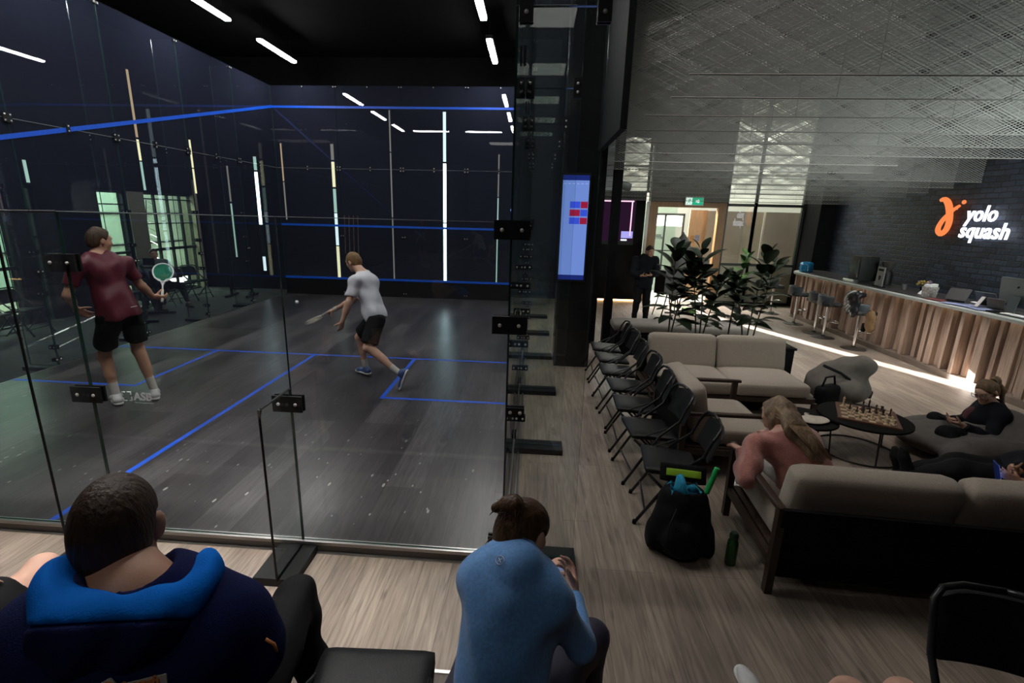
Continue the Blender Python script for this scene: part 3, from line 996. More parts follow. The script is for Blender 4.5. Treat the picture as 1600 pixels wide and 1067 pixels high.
def sofa(label, loc, rz, w, seats, arms=(1, 1), depth=.82, group=None, backpanel=True):
    """faces +Y, origin at the middle of the floor"""
    t = thing('sofa', label, 'sofa', loc, rz, group)
    sw = (w - .12) / seats
    for i in range(seats):
        x = -w / 2 + .06 + sw * (i + .5)
        MB().rbox((x, .05, .335), (sw - .012, depth - .1, .17), .05, 6, puff=.025).build('seat_cushion', M_LINEN, t, smooth=True)
        MB().rbox((x, -depth / 2 + .13, .585), (sw - .014, .19, .46), .07, 6, rot=Euler((math.radians(12), 0, 0))).build('back_cushion', M_LINEN, t, smooth=True)
    mb = MB()
    mb.box((-w / 2 + .03, -depth / 2 + .04, .19), (w / 2 - .03, depth / 2 - .02, .25))
    mb.build('frame', M_WALNUT, t)
    if backpanel:
        MB()._add([(-w / 2, -depth / 2 - .0, .10), (w / 2, -depth / 2, .10), (w / 2, -depth / 2 - .06, .60), (-w / 2, -depth / 2 - .06, .60),
                   (-w / 2, -depth / 2 + .03, .10), (w / 2, -depth / 2 + .03, .10), (w / 2, -depth / 2 - .03, .60), (-w / 2, -depth / 2 - .03, .60)],
                  [(0, 1, 2, 3), (5, 4, 7, 6), (3, 2, 6, 7), (1, 0, 4, 5), (0, 3, 7, 4), (2, 1, 5, 6)]).build('back_panel', M_BLACK, t)
    for k, s in enumerate((-1, 1)):
        x = s * (w / 2 - .0)
        if arms[k]:
            MB().rbox((x, .0, .585), (.055, depth + .06, .035), .012, 3).build('armrest', M_WALNUT, t, smooth=2)
        for y, z1 in ((depth / 2 - .03, .575 if arms[k] else .2), (-depth / 2 - .02, .6)):
            MB().bar((x, y, 0), (x, y, z1), .045, .05, (0, 1, 0)).build('leg', M_WALNUT, t)
        MB().bar((x, -depth / 2, .22), (x, depth / 2 - .05, .22), .035, .05).build('side_rail', M_WALNUT, t)
    return t


GSF = 'beige sofas round the chess table'
sofa('beige two-seat sofa facing the camera in front of the planter', (8.94, 3.22, Z0), PI, 1.86, 2, (0, 0), .88, GSF)
sofa('beige two-seat sofa with dark wooden armrests beside the row of folding chairs', (8.36, 1.85, Z0), -PI / 2, .98, 1, (1, 1), .82, GSF)
sofa('beige sofa turned away from the camera, black panelled back, women and phone user on it', (9.59, .256, Z0), -.06, 2.98, 3, (1, 1), .84, GSF)
# grey bench behind the plants
t = thing('bench', 'grey upholstered bench on a black base behind the tall plants', 'bench', (9.02, 5.55, Z0), 0)
MB().rbox((0, 0, .47), (2.2, .55, .16), .07, 6).build('seat_cushion', mat('grey_linen', (.20, .185, .165), .9, noise=.1, nscale=60, bump=.2, bscale=300), t, smooth=True)
MB().box((-1.08, -.25, 0), (1.08, .25, .40)).build('base', M_BLACK, t)
# planter and rubber plants
pt = thing('planter', 'long black planter box behind the far sofa', 'planter', (9.25, 4.25, Z0), 0)
MB().box((-.95, -.22, 0), (.95, .22, .52)).box((-.97, -.24, .52), (.97, .24, .55)).build('box', M_BLACK, pt)
MB().box((-.92, -.19, .55), (.92, .19, .56)).build('soil', mat('potting_soil', (.03, .022, .016), .95, noise=.4, nscale=60), pt)
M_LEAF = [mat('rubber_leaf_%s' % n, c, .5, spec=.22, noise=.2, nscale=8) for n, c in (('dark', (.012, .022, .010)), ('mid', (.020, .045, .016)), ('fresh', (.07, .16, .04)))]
M_STEM = mat('plant_stem', (.07, .06, .035), .7)


def leaf(mb, p, d, up, L, W):
    d = V(d).normalized(); u = V(up); x = d.cross(u).normalized(); n = x.cross(d)
    rows = []
    for i in range(8):
        q = i / 7
        w = W * (math.sin(PI * min(1, q * .96 + .04)) ** .75) * (1 - .25 * q)
        c = V(p) + d * (L * q) - V(0, 0, 1) * (L * .28 * q * q)
        rows.append([c + x * (w * k / 2) + n * (abs(k) * w * .10) for k in (-1, -.5, 0, .5, 1)])
    mb.strip(rows)
    mb.strip([[v - n * .002 for v in r_[::-1]] for r_ in rows])


def rubber_plant(label, loc, hts, mi, seed, lean=.12, nl=22, LL=.36):
    r = random.Random(seed)
    t = thing('rubber_plant', label, 'plant', loc, 0, 'potted rubber plants behind the sofa')
    for (dx, dy, h) in hts:
        a = r.uniform(0, 6.28)
        pts = [(dx * .3 + dx * .7 * q + lean * q * q * math.cos(a), dy * .3 + dy * .7 * q + lean * q * q * math.sin(a), h * q) for q in [i / 8 for i in range(9)]]
        MB().tube(pts, [.012 - .007 * i / 8 for i in range(9)], 6).build('stem', M_STEM, t, smooth=True)
        for k in range(nl):
            q = .22 + .78 * (k + .5) / nl
            i = min(7, int(q * 8)); p = V(pts[i]).lerp(V(pts[i + 1]), q * 8 - i)
            an = a + k * 2.4 + r.uniform(-.4, .4)
            el = (.1 + 1.0 * q ** 2) + r.uniform(-.2, .2)
            d = V(math.cos(an) * math.cos(el), math.sin(an) * math.cos(el), math.sin(el))
            mb = MB()
            l = LL * r.uniform(.75, 1.15) * (1 if q < .9 else .75)
            st = p + d * .05
            mb.tube([p, st], .003, 5)
            leaf(mb, st, d, (0, 0, 1), l, l * .58)
            mb.build('leaf', M_LEAF[mi], t, smooth=True)
    return t


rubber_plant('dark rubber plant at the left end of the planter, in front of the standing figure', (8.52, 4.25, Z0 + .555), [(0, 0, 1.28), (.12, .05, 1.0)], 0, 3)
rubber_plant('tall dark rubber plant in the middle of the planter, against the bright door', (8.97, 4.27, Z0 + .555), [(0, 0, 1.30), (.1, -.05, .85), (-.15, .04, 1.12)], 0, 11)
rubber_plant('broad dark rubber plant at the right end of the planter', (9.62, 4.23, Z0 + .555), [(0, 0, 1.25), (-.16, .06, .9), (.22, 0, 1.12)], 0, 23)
rubber_plant('fresh green rubber plant seen between the two dark ones', (9.42, 4.40, Z0 + .555), [(0, 0, 1.22)], 2, 31, nl=20, LL=.24)

# ================================================================ coffee tables, chess, beanbags
M_TTOP = mat('black_table_top', (.008, .008, .008), .8, spec=.1)


def round_table(label, loc, r, h, rz):
    t = thing('coffee_table', label, 'table', loc, rz, 'round black coffee tables')
    MB().lathe([(r - .01, h - .025), (r, h - .02), (r, h - .002), (r - .012, h)], (0, 0, 0), 40).build('tabletop', M_TTOP, t, smooth=2)
    for k in range(3):
        a = 2 * PI * k / 3
        MB().cyl((r * .9 * math.cos(a), r * .9 * math.sin(a), 0.008), (r * .8 * math.cos(a), r * .8 * math.sin(a), h - .02), .008, 8).build('leg', M_CHFR, t)
    MB().tube([(r * .9 * math.cos(2 * PI * i / 36), r * .9 * math.sin(2 * PI * i / 36), .009) for i in range(36)], .008, 6, closed=True).build('floor_ring', M_CHFR, t, smooth=True)
    return t


round_table('round black coffee table carrying the chess board', (9.90, 2.02, Z0), .40, .38, .4)
round_table('lower round black coffee table carrying the canvas bag', (9.33, 2.02, Z0), .30, .34, 1.3)
CB = thing('chess_board', 'wooden chess board set out on the round black table', 'chess board', (9.93, 2.03, Z0 + .38), math.radians(-27))
M_CBF = mat('board_rim', (.12, .055, .03), .4, noise=.2, nscale=10)
M_SQL = mat('maple_square', (.55, .42, .27), .4)
M_SQD = mat('walnut_square', (.10, .05, .03), .4)
CS = .055
MB().box((-4.6 * CS, -4.6 * CS, 0), (4.6 * CS, 4.6 * CS, .016)).build('rim', M_CBF, CB)
for nm, par, m_ in (('light_squares', 0, M_SQL), ('dark_squares', 1, M_SQD)):
    mb = MB()
    for i in range(8):
        for j in range(8):
            if (i + j) % 2 == par:
                mb.box(((i - 4) * CS, (j - 4) * CS, .016), ((i - 3) * CS, (j - 3) * CS, .0168))
    mb.build(nm, m_, CB)
M_PW = mat('boxwood_piece', (.60, .46, .29), .35)
M_PB = mat('ebony_piece', (.035, .018, .012), .35)
PROF = {'pawn': [(.014, 0), (.014, .006), (.008, .012), (.005, .030), (.008, .033), (.004, .035), (.009, .042), (.007, .050), (.001, .054)],
        'rook': [(.016, 0), (.016, .008), (.010, .014), (.009, .040), (.013, .044), (.013, .056), (.001, .056)],
        'bishop': [(.016, 0), (.016, .008), (.008, .016), (.006, .046), (.010, .049), (.005, .052), (.010, .062), (.006, .074), (.002, .080)],
        'queen': [(.018, 0), (.018, .010), (.009, .018), (.006, .060), (.011, .064), (.006, .067), (.012, .086), (.004, .088), (.005, .094), (.001, .097)],
        'king': [(.018, 0), (.018, .010), (.009, .018), (.007, .062), (.012, .067), (.007, .070), (.012, .088), (.004, .092), (.004, .106), (.001, .107)],
        'knight': [(.016, 0), (.016, .008), (.010, .015), (.009, .026), (.012, .034), (.001, .036)]}
FIRST = {}


def piece(kind, white, i, j):
    c = math.cos(math.radians(-27)); s_ = math.sin(math.radians(-27))
    x, y = (i - 3.5) * CS, (j - 3.5) * CS
    loc = (9.93 + x * c - y * s_, 2.03 + x * s_ + y * c, Z0 + .3968)
    col = 'pale boxwood' if white else 'dark'
    # files and ranks as seen in the photo: along the near edge, towards the brick bar
    lab = '%s chess %s, %s square along the edge, %s row in from the sofa' % (col, kind, ORDN[i], ORDN[j])
    k = (kind, white)
    if k not in FIRST:
        mb = MB().lathe(PROF[kind], (0, 0, 0), 12)
        o = mb.build('chess_' + kind, M_PW if white else M_PB, None, smooth=2)
        if kind == 'knight':
            MB().tube([(0, -.004, .028), (0, -.006, .045), (0, .002, .058), (0, .012, .056), (0, .022, .046)], [.009, .009, .009, .007, .005], 8).build('horse_head', M_PW if white else M_PB, o, smooth=True)
        if kind == 'king':
            MB().box((-.006, -.0015, .098), (.006, .0015, .102)).build('cross', M_PW if white else M_PB, o)
        FIRST[k] = o
        o.location = loc
    else:
        o = dup(FIRST[k], loc)
    tag(o, lab, 'chess piece', 'chess pieces on the board')


ORDN = ['first', 'second', 'third', 'fourth', 'fifth', 'sixth', 'seventh', 'eighth']
for kd, wh, i, j in (('king', 1, 0, 6), ('bishop', 0, 1, 5), ('queen', 0, 3, 6), ('king', 0, 4, 7), ('pawn', 0, 2, 4), ('pawn', 0, 3, 4), ('knight', 0, 3, 5), ('pawn', 0, 4, 5), ('bishop', 0, 5, 6), ('pawn', 0, 5, 5),
                     ('rook', 0, 6, 7), ('pawn', 0, 6, 6), ('rook', 0, 6, 5), ('bishop', 0, 7, 5), ('pawn', 1, 1, 2), ('knight', 1, 2, 0), ('pawn', 1, 3, 2), ('bishop', 1, 4, 1), ('pawn', 1, 4, 2), ('pawn', 1, 5, 2),
                     ('queen', 1, 5, 1), ('pawn', 1, 6, 2), ('rook', 1, 6, 0), ('pawn', 1, 7, 2), ('knight', 1, 6, 1), ('rook', 1, 7, 0)):
    piece(kd, bool(wh), i, j)
# canvas bag
M_CANV = mat('canvas', (.50, .45, .37), .9, noise=.15, nscale=25, bump=.2, bscale=200)
t = thing('canvas_bag', 'cream drawstring canvas bag lying on the lower round table', 'bag', (9.36, 1.94, Z0 + .34), .25)
F = Field((-.2, -.17, -.01), (.2, .17, .1), .006)
F.prims([('e', (0, -.03, .02), (.155, .10, .022), np.eye(3), .02), ('c', (0, 0, .02), (.03, .115, .018), .06, .02, .04, (0, 0, 1), .3)])
F.warp(.004, (7, 7, 3), 3); F.cut((0, 0, .001), (0, 0, -1), .004)
F.build('body', M_CANV, t)
MB().tube([(.03, .11, .02), (.05, .15, .012), (.09, .14, .01), (.07, .17, .008)], .004, 6).build('drawstring', mat('cord', (.55, .52, .46), .8), t, smooth=True)
# beanbags
M_BEANG = mat('grey_corduroy', (.11, .10, .094), .95, noise=.2, nscale=12, bump=.3, bscale=260)
F = Field((-.65, -.6, -.02), (.65, .6, .7), .018)
F.prims([('e', (0, 0, .14), (.60, .52, .16), np.eye(3), .1), ('e', (.40, .0, .26), (.20, .40, .20), np.eye(3), .15), ('e', (-.05, -.42, .16), (.5, .16, .17), np.eye(3), .1)])
F.warp(.007, (4, 4, 5), 5); F.cut((0, 0, 0), (0, 0, -1))
o = F.build('beanbag', M_BEANG, None); o.location = (10.98, 2.12, Z0)
tag(o, 'dark grey corduroy beanbag under the woman with glasses', 'beanbag')
F = Field((-.5, -.4, -.02), (.5, .4, .75), .018)
q = np.array(Euler((0, .5, .3)).to_matrix())
F.prims([('e', (0, 0, .2), (.36, .30, .20), np.eye(3), .1), ('e', (.02, .04, .38), (.40, .16, .20), q, .1)])
F.warp(.007, (4, 4, 5), 8); F.cut((0, 0, 0), (0, 0, -1))
o = F.build('beanbag', mat('grey_cushion', (.12, .105, .092), .9, noise=.15, nscale=12, bump=.25, bscale=200), None); o.location = (10.50, 3.45, Z0)
tag(o, 'lighter grey beanbag with a black strap beside the far sofa', 'beanbag')
MB().tube([(-.30, -.12, .52), (-.10, -.16, .44), (.12, -.18, .30), (.26, -.20, .16), (.34, -.12, .13), (.42, -.02, .16)], .022, 8, flat=.4).build('strap', M_BLACK, o, smooth=True)
t = thing('shoulder_bag', 'black bag slumped against the lighter grey beanbag', 'bag', (10.18, 3.12, Z0), .5)
MB().rbox((0, 0, .17), (.34, .16, .33), .06, 5).build('body', M_BLACK, t, smooth=True)
MB().tube([(-.13, 0, .31), (-.08, 0, .44), (.08, 0, .44), (.13, 0, .31)], .012, 8).build('handle', M_BLACK, t, smooth=True)

# ================================================================ backpack, racket handle, bottle
M_NYL = mat('black_nylon', (.006, .006, .007), .7, spec=.15, bump=.3, bscale=150)
t = thing('backpack', 'black backpack standing on the floor by the nearest folding chair', 'backpack', (7.62, .24, Z0), -.15)
F = Field((-.26, -.22, -.02), (.26, .22, .6), .008)
F.prims([('e', (0, 0, .16), (.21, .15, .20), np.eye(3), .08), ('e', (0, .01, .36), (.17, .12, .17), np.eye(3), .1), ('e', (0, -.13, .17), (.13, .06, .13), np.eye(3), .04), ('e', (-.19, -.02, .11), (.04, .08, .10), np.eye(3), .04), ('e', (.19, -.02, .11), (.04, .08, .10), np.eye(3), .04)])
F.prim(('e', (0, .0, .55), (.11, .07, .10), np.eye(3), .03), 0, True)
F.warp(.003, (8, 8, 8), 4); F.cut((0, 0, .0), (0, 0, -1))
F.build('body', M_NYL, t)
MB().rbox((0, .15, .52), (.31, .03, .13), .014, 4, rot=Euler((-.5, 0, 0))).build('lid', M_NYL, t, smooth=True)
MB().rbox((.0, .125, .535), (.23, .008, .05), .003, 3, rot=Euler((-.5, 0, 0))).build('lime_lining', mat('lime_fabric', (.30, .52, .02), .7), t, smooth=True)
for s in (-1, 1):
    MB().tube([(s * .09, .12, .46), (s * .12, .19, .36), (s * .13, .19, .2), (s * .12, .12, .06)], .016, 8, flat=.4).build('shoulder_strap', M_NYL, t, smooth=True)
MB().tube([(-.06, -.12, .40), (-.1, -.17, .30), (-.11, -.19, .18)], .004, 6).build('zip', M_BLACKM, t, smooth=True)
o = MB()
rows = []
rr = random.Random(5)
for i in range(7):
    rows.append([(-.10 + .2 * k / 8, .0 + .04 * math.sin(i * 1.3 + k), .47 + .03 * math.sin(k * 1.9 + i) + (.085 * max(0, 1 - abs(k - 2.5) / 1.6) if 2 <= i <= 4 else 0) + .012 * i * (i < 4)) for k in range(9)])
    rows[-1] = [(x, y - .05 + i * .018, z) for x, y, z in rows[-1]]
o.strip(rows); o.strip([[(x, y, z - .006) for x, y, z in r_[::-1]] for r_ in rows])
o = o.build('towel', mat('turquoise_cloth', (.01, .25, .42), .8, bump=.3, bscale=150), None, smooth=True)
o.location = (7.62, .24, Z0); tag(o, 'turquoise cloth bunched in the mouth of the black backpack', 'towel')
t = thing('racket', 'squash racket in the backpack, green ribbed grip sticking up', 'racket', (7.74, .20, Z0 + .47), 0)
d = V(.28, .05, 1).normalized()
mb = MB()
pts = [d * (.02 + .19 * i / 24) for i in range(25)]
mb.tube(pts, [.0165 + .0022 * (i % 2) for i in range(25)], 10)
mb.build('grip', mat('green_rubber', (.015, .40, .10), .55), t, smooth=True)
MB().cyl(d * -.15, d * .02, .008, 8).build('shaft', M_BLACKM, t)
t = thing('water_bottle', 'dark green drinking bottle on the floor beside the backpack', 'bottle', (7.944, 0.148, -0.080), 0)
MB().lathe([(.034, 0), (.036, .01), (.036, .15), (.034, .17), (.026, .19), (.026, .2)], (0, 0, 0), 20).build('body', mat('green_bottle', (.012, .07, .012), .2), t, smooth=2)
MB().lathe([(.029, .2), (.029, .225), (.02, .24), (.018, .24)], (0, 0, 0), 16).build('cap', mat('dark_green_cap', (.01, .035, .018), .35), t, smooth=2)

# ================================================================ bar counter
BX = 12.82
M_BAROAK = mat('counter_oak', (.50, .375, .30), .5, noise=.35, nscale=3.0, stretch=(14, 14, .9), bump=.15, bscale=30)
M_TERR = mat('pale_terrazzo', (.40, .43, .41), .4, noise=.3, nscale=160)
M_DTOP = mat('counter_dark_top', (.035, .032, .034), .3, noise=.3, nscale=20)
bc = thing('bar_counter', 'long reception bar counter clad in upright oak boards', 'counter', (BX, 6.8, Z0), 0)


def bar_edge(n=12, off=0.0):
    """front outline of the counter, curving in at its far end"""
    pts = [(0 + off, -5.0)]
    pts += [(0 + off, y) for y in (-2.5, 0, 2.2)]
    for i in range(n + 1):
        a = PI / 2 * i / n
        pts.append((.75 - (.75 - off) * math.cos(a), 2.55 + (.75 - off) * math.sin(a)))
    return pts


rb = random.Random(12)
mb = MB()
P = [V(x, y, 0) for x, y in bar_edge(10, .16)]
acc = [0]
for a, b in zip(P, P[1:]): acc.append(acc[-1] + (b - a).length)
s_ = 0.0
while s_ < acc[-1] - .03:
    w_ = rb.choice((.05, .07, .09, .11, .13)); e = min(s_ + w_, acc[-1])
    dpt = rb.choice((0, .01, .05, .10, .13, .03))
    def at(q):
        for i in range(len(acc) - 1):
            if q <= acc[i + 1] + 1e-6:
                return P[i].lerp(P[i + 1], (q - acc[i]) / (acc[i + 1] - acc[i]))
        return P[-1]
    a, b = at(s_), at(e)
    tdir = (b - a).normalized(); nrm = V(-tdir.y, tdir.x, 0)
    a2, b2 = a + tdir * .002, b - tdir * .002
    q = [a2 + nrm * dpt, b2 + nrm * dpt, b2 - nrm * .04, a2 - nrm * .04]
    mb._add([V(p.x, p.y, .09) for p in q] + [V(p.x, p.y, 1.03) for p in q], [(0, 3, 2, 1), (4, 5, 6, 7), (0, 1, 5, 4), (1, 2, 6, 5), (2, 3, 7, 6), (3, 0, 4, 7)])
    s_ = e + (rb.choice((.03, .045, .06)) if rb.random() < .5 else 0)
mb.build('oak_cladding', M_BAROAK, bc)
mb = MB()
A, B = bar_edge(10, .02), bar_edge(10, .2)
pl_ = A + B[::-1]
mb.prism([(x, y) for x, y in pl_], .085)
mb.build('plinth', mat('plinth_oak', (.22, .17, .14), .5, noise=.2, nscale=6), bc)
mb = MB(); A, B = bar_edge(10, -.02), bar_edge(10, .62)
mb.prism(A + [(.9, 3.3), (.9, -5.0)], .045, Matrix.Translation((0, 0, 1.035)))
mb.build('countertop', M_TERR, bc)
mb = MB().prism(bar_edge(10, .12) + [(.88, 3.1), (.88, -5.0)], .012, Matrix.Translation((0, 0, 1.08)))
mb.build('work_surface', M_DTOP, bc)
MB().box((.30, -4.98, .0), (.86, 2.3, 1.03)).build('carcass', M_BLACK, bc)
E_WARM = emis('under_bar_led', (1, .74, .5), 2.0)
for y0 in (-5.0, -2.6, -.2):
    MB().box((.07, y0, 1.022), (.085, y0 + 2.35, 1.034)).build('light_strip', E_WARM, bc)

# stools
M_STOOLV = mat('charcoal_stool', (.009, .0095, .011), .5)
M_STOOLB = mat('slate_stool_back', (.030, .040, .052), .5)


def stool(label, loc, rz, group='bar stools along the counter'):
    t = thing('bar_stool', label, 'stool', loc, rz, group)
    MB().lathe([(.205, 0), (.205, .008), (.12, .022), (.035, .035), (.03, .06)], (0, 0, 0), 28).build('base', mat('dark_chrome', (.10, .10, .10), .3, metal=.8), t, smooth=2)
    MB().cyl((0, 0, .05), (0, 0, .64), .025, 14).build('column', M_CHROME, t, smooth=2)
    MB().tube([(.0, .03, .33), (.12, .10, .33), (.16, .19, .33), (0, .23, .33), (-.16, .19, .33), (-.12, .10, .33)], .009, 8, closed=True).build('footrest', M_CHROME, t, smooth=True)
    MB().rbox((0, .0, .69), (.40, .37, .09), .04, 5).build('seat', M_STOOLV, t, smooth=True)
    rows = []
    for z, rr_ in ((.66, .205), (.74, .215), (.82, .218), (.86, .214), (.86, .19), (.82, .188), (.74, .185), (.66, .17)):
        rows.append([(rr_ * math.cos(PI + PI * i / 14) * 1.0, rr_ * math.sin(PI + PI * i / 14) * .95, z) for i in range(15)])
    MB().strip(rows + rows[:1]).build('backrest', M_STOOLB, t, smooth=True)
    return t


st0 = stool('bar stool farthest along the counter, half behind the plants', (12.50, 9.74, Z0), -PI / 2)
for (x, y, lb) in ((12.48, 8.54, 'second bar stool from the far end of the counter'), (12.44, 7.62, 'third bar stool from the far end, partly hidden by another'), (12.42, 7.25, 'slate-backed bar stool left of the one hung with a jacket'), (12.50, 6.40, 'bar stool nearest the camera, jacket and bag hung over it')):
    dup(st0, (x, y, Z0), -PI / 2 + R.uniform(-.2, .2), lb)
# jacket and bag on the nearest stool
M_JKT = mat('black_jacket_shell', (.008, .009, .011), .4, spec=.3, noise=.3, nscale=8)
F = Field((-.3, -.3, -.5), (.3, .3, .32), .01)
F.prims([('e', (-.02, -.17, .04), (.20, .07, .22), np.eye(3), .06), ('e', (0, -.1, .18), (.16, .12, .06), np.eye(3), .06), ('e', (.1, -.19, -.1), (.10, .05, .12), np.eye(3), .05)])
F.warp(.009, (6, 6, 8), 2)
o = F.build('jacket', M_JKT, None); o.location = (12.50, 6.40, Z0 + .82); o.rotation_euler.z = -PI / 2
tag(o, 'black shiny jacket draped over the back of the nearest bar stool', 'jacket')
MB().tube([(-.15, -.2, -.05), (-.13, -.235, .08), (-.06, -.24, .19), (.02, -.18, .245), (.08, -.1, .24)], .012, 8, flat=.5).build('white_piping', mat('white_piping', (.6, .6, .58), .5), o, smooth=True)
M_TAN = mat('tan_canvas', (.17, .10, .045), .8, noise=.3, nscale=20, bump=.3, bscale=60)
F = Field((-.2, -.2, -.35), (.2, .2, .2), .009)
F.prims([('e', (0, 0, -.12), (.12, .06, .16), np.eye(3), .05), ('e', (-.03, 0, .04), (.10, .05, .09), np.eye(3), .06)])
F.warp(.006, (7, 7, 7), 9)
o = F.build('satchel', M_TAN, None); o.location = (12.52, 6.12, Z0 + .64); o.rotation_euler.z = -PI / 2
tag(o, 'tan canvas bag hanging from the nearest bar stool', 'bag')
MB().rbox((-.11, -.03, -.2), (.06, .06, .16), .02, 3).build('pocket', M_BLACK, o, smooth=True)

# things on the bar
TZ = Z0 + 1.092
t = thing('water_jug', 'blue cut-glass water container at the far end of the counter', 'bottle', (13.08, 9.55, TZ), 0)
M_BLUEG = mat('blue_glass', (.02, .25, .50), .08, noise=.6, nscale=30, spec=.9)
MB().lathe([(.13, 0), (.15, .02), (.14, .05), (.15, .09), (.14, .14), (.15, .18), (.12, .22), (.05, .235)], (0, 0, 0), 18).build('body', M_BLUEG, t, smooth=2)
t = thing('coffee_machine', 'black and steel espresso machine on the back part of the bar', 'coffee machine', (13.25, 7.75, TZ), -PI / 2)
MB().rbox((0, 0, .27), (.34, .36, .50), .03, 3).build('body', M_BLACKM, t, smooth=2)
MB().box((-.15, -.19, .16), (.15, -.18, .36)).build('front_panel', mat('dark_teal_gloss', (.02, .05, .06), .15), t)
MB().box((-.17, -.26, 0), (.17, -.17, .05)).build('drip_tray', M_CHROME, t)
for s in (-1, 1):
    MB().cyl((s * .07, -.24, .17), (s * .07, -.24, .26), .012, 8).build('spout', M_CHROME, t)
MB().cyl((.16, -.2, .10), (.16, -.22, .45), .012, 8).build('steam_pipe', M_CHROME, t)
t = thing('coffee_grinder', 'black coffee grinder with a clear hopper behind the poster stand', 'grinder', (13.45, 7.35, TZ), 0)
MB().lathe([(.10, 0), (.10, .2), (.08, .26), (.06, .28)], (0, 0, 0), 16).build('body', M_BLACKM, t, smooth=2)
MB().lathe([(.06, .28), (.11, .40), (.11, .44), (.09, .45)], (0, 0, 0), 16).build('hopper', mat('smoky_plastic', (.06, .055, .05), .2), t, smooth=2)
t = thing('poster_stand', 'small grey poster in a stand on the bar beside the coffee machine', 'sign', (13.05, 6.93, TZ), -PI / 2 - .15)
MB().box((-.13, 0, .02), (.13, .012, .37)).build('panel', mat('grey_card', (.20, .20, .20), .5), t)
MB().box((-.14, -.05, 0), (.14, .06, .02)).build('foot', M_BLACK, t)
MB().box((-.09, -.003, .30), (.09, 0, .34)).build('heading', M_BLACK, t)
MB().tube([(.03 * math.cos(a * .5), -.004, .17 + .035 * math.sin(a * .5)) for a in range(13)], .005, 6, closed=True).build('emblem', M_BLACK, t)
M_PAPER = mat('white_paper', (.72, .72, .72), .6)


def lying(name, label, cat, loc, rz, size, m, tilt=0):
    mb = MB().rbox((0, 0, size[2] / 2), size, min(.004, size[2] * .4), 1)
    o = mb.build(name, m, None); o.location = loc; o.rotation_euler = (0, tilt, rz)
    return tag(o, label, cat)


o = lying('menu_card', 'white sheet leaning up beside the patterned paper bag on the bar', 'paper', (13.22, 6.02, TZ + .012), .2, (.30, .21, .004), M_PAPER, -.75); o.location.z = TZ + .012 - .0
t = thing('paper_bag', 'patterned grey paper bag standing on the bar', 'bag', (13.10, 5.76, TZ), .3)
MB()._add([(-.08, -.06, 0), (.08, -.06, 0), (.08, .06, 0), (-.08, .06, 0), (-.09, -.07, .17), (.09, -.07, .17), (.09, .07, .17), (-.09, .07, .17)], [(0, 3, 2, 1), (0, 1, 5, 4), (1, 2, 6, 5), (2, 3, 7, 6), (3, 0, 4, 7), (4, 5, 6, 7)]).build('body', mat('printed_bag', (.35, .32, .30), .7, noise=.6, nscale=40), t)
mb = MB()
rr = random.Random(4)
for k in range(7):
    a = k * .9
    mb.box((.05 * math.cos(a) - .035, .04 * math.sin(a) - .03, .15), (.05 * math.cos(a) + .035, .04 * math.sin(a) + .03, .20 + .02 * rr.random()))
mb.build('tissue', M_PAPER, t)
lying('flyer', 'dark red flyer lying on the bar beside the paper bag', 'flyer', (13.02, 5.45, TZ + .001), .3, (.21, .30, .003), mat('dark_red_print', (.16, .03, .03), .5, noise=.4, nscale=20))
lying('flyer', 'pale blue poster lying under the black tablet stand', 'flyer', (13.03, 5.02, TZ + .001), .15, (.30, .42, .003), mat('blue_print', (.22, .26, .42), .5, noise=.5, nscale=14))
lying('flyer', 'pale blue sheet lying beside the computer screen', 'flyer', (13.0, 4.62, TZ + .001), -.2, (.24, .24, .003), MATS['blue_print'])


def tablet(label, loc, rz, m):
    t = thing('tablet_stand', label, 'tablet', loc, rz, 'tablets on the bar')
    MB().rbox((0, 0, .13), (.27, .014, .21), .006, 2, rot=Euler((-.6, 0, 0))).build('screen', m, t, smooth=2)
    MB().bar((.0, .05, .15), (0, .17, .005), .05, .012).build('support', M_ALU, t)
    MB().rbox((0, -.04, .03), (.22, .04, .025), .01, 2).build('lip', M_BLACK, t, smooth=2)


tablet('black tablet on a propped stand between paper bag and screen', (13.08, 5.18, TZ), -PI / 2 + .5, M_BLACKM)
tablet('grey-faced card terminal stand left of the computer screen', (13.22, 4.86, TZ), PI / 2 + .3, mat('grey_screen_face', (.08, .095, .095), .3))
for k, (x, y) in enumerate(((13.4, 5.62), (13.42, 5.2))):
    lying('note_pad', ('white note pad behind the paper bag', 'white note pad behind the tablet')[k], 'paper', (x, y, TZ + .001), .2 * k, (.1, .15, .012), M_PAPER)
t = thing('mug', 'dark mug on the back of the bar next to the poster stand', 'mug', (13.30, 6.62, TZ), 0)
MB().lathe([(.035, 0), (.04, .01), (.04, .1), (.034, .1), (.034, .02)], (0, 0, 0), 14).build('body', mat('grey_mug', (.14, .14, .15), .3), t, smooth=2)
MB().tube([(.04, 0, .08), (.065, 0, .07), (.065, 0, .04), (.04, 0, .025)], .006, 6).build('handle', MATS['grey_mug'], t, smooth=True)
t = thing('flower_pot', 'small pot of yellow and violet flowers on the bar', 'plant', (13.40, 6.28, TZ), 0)
MB().lathe([(.05, 0), (.07, .1), (.06, .1)], (0, 0, 0), 14).build('pot', M_BLACK, t, smooth=2)
for nm, m_, n_, sd in (('yellow_flowers', mat('yellow_petal', (.30, .22, .04), .7), 12, 3), ('violet_flowers', mat('violet_petal', (.13, .08, .16), .7), 12, 6)):
    mb = MB(); r_ = random.Random(sd)
    for k in range(n_):
        mb.sphere((r_.uniform(-.09, .09), r_.uniform(-.09, .09), .12 + r_.uniform(0, .08)), .022, 7, 5)
    mb.build(nm, m_, t, smooth=True)
t = thing('computer_monitor', 'grey all-in-one computer screen seen from behind on the bar', 'monitor', (13.18, 4.36, TZ), -PI / 2)
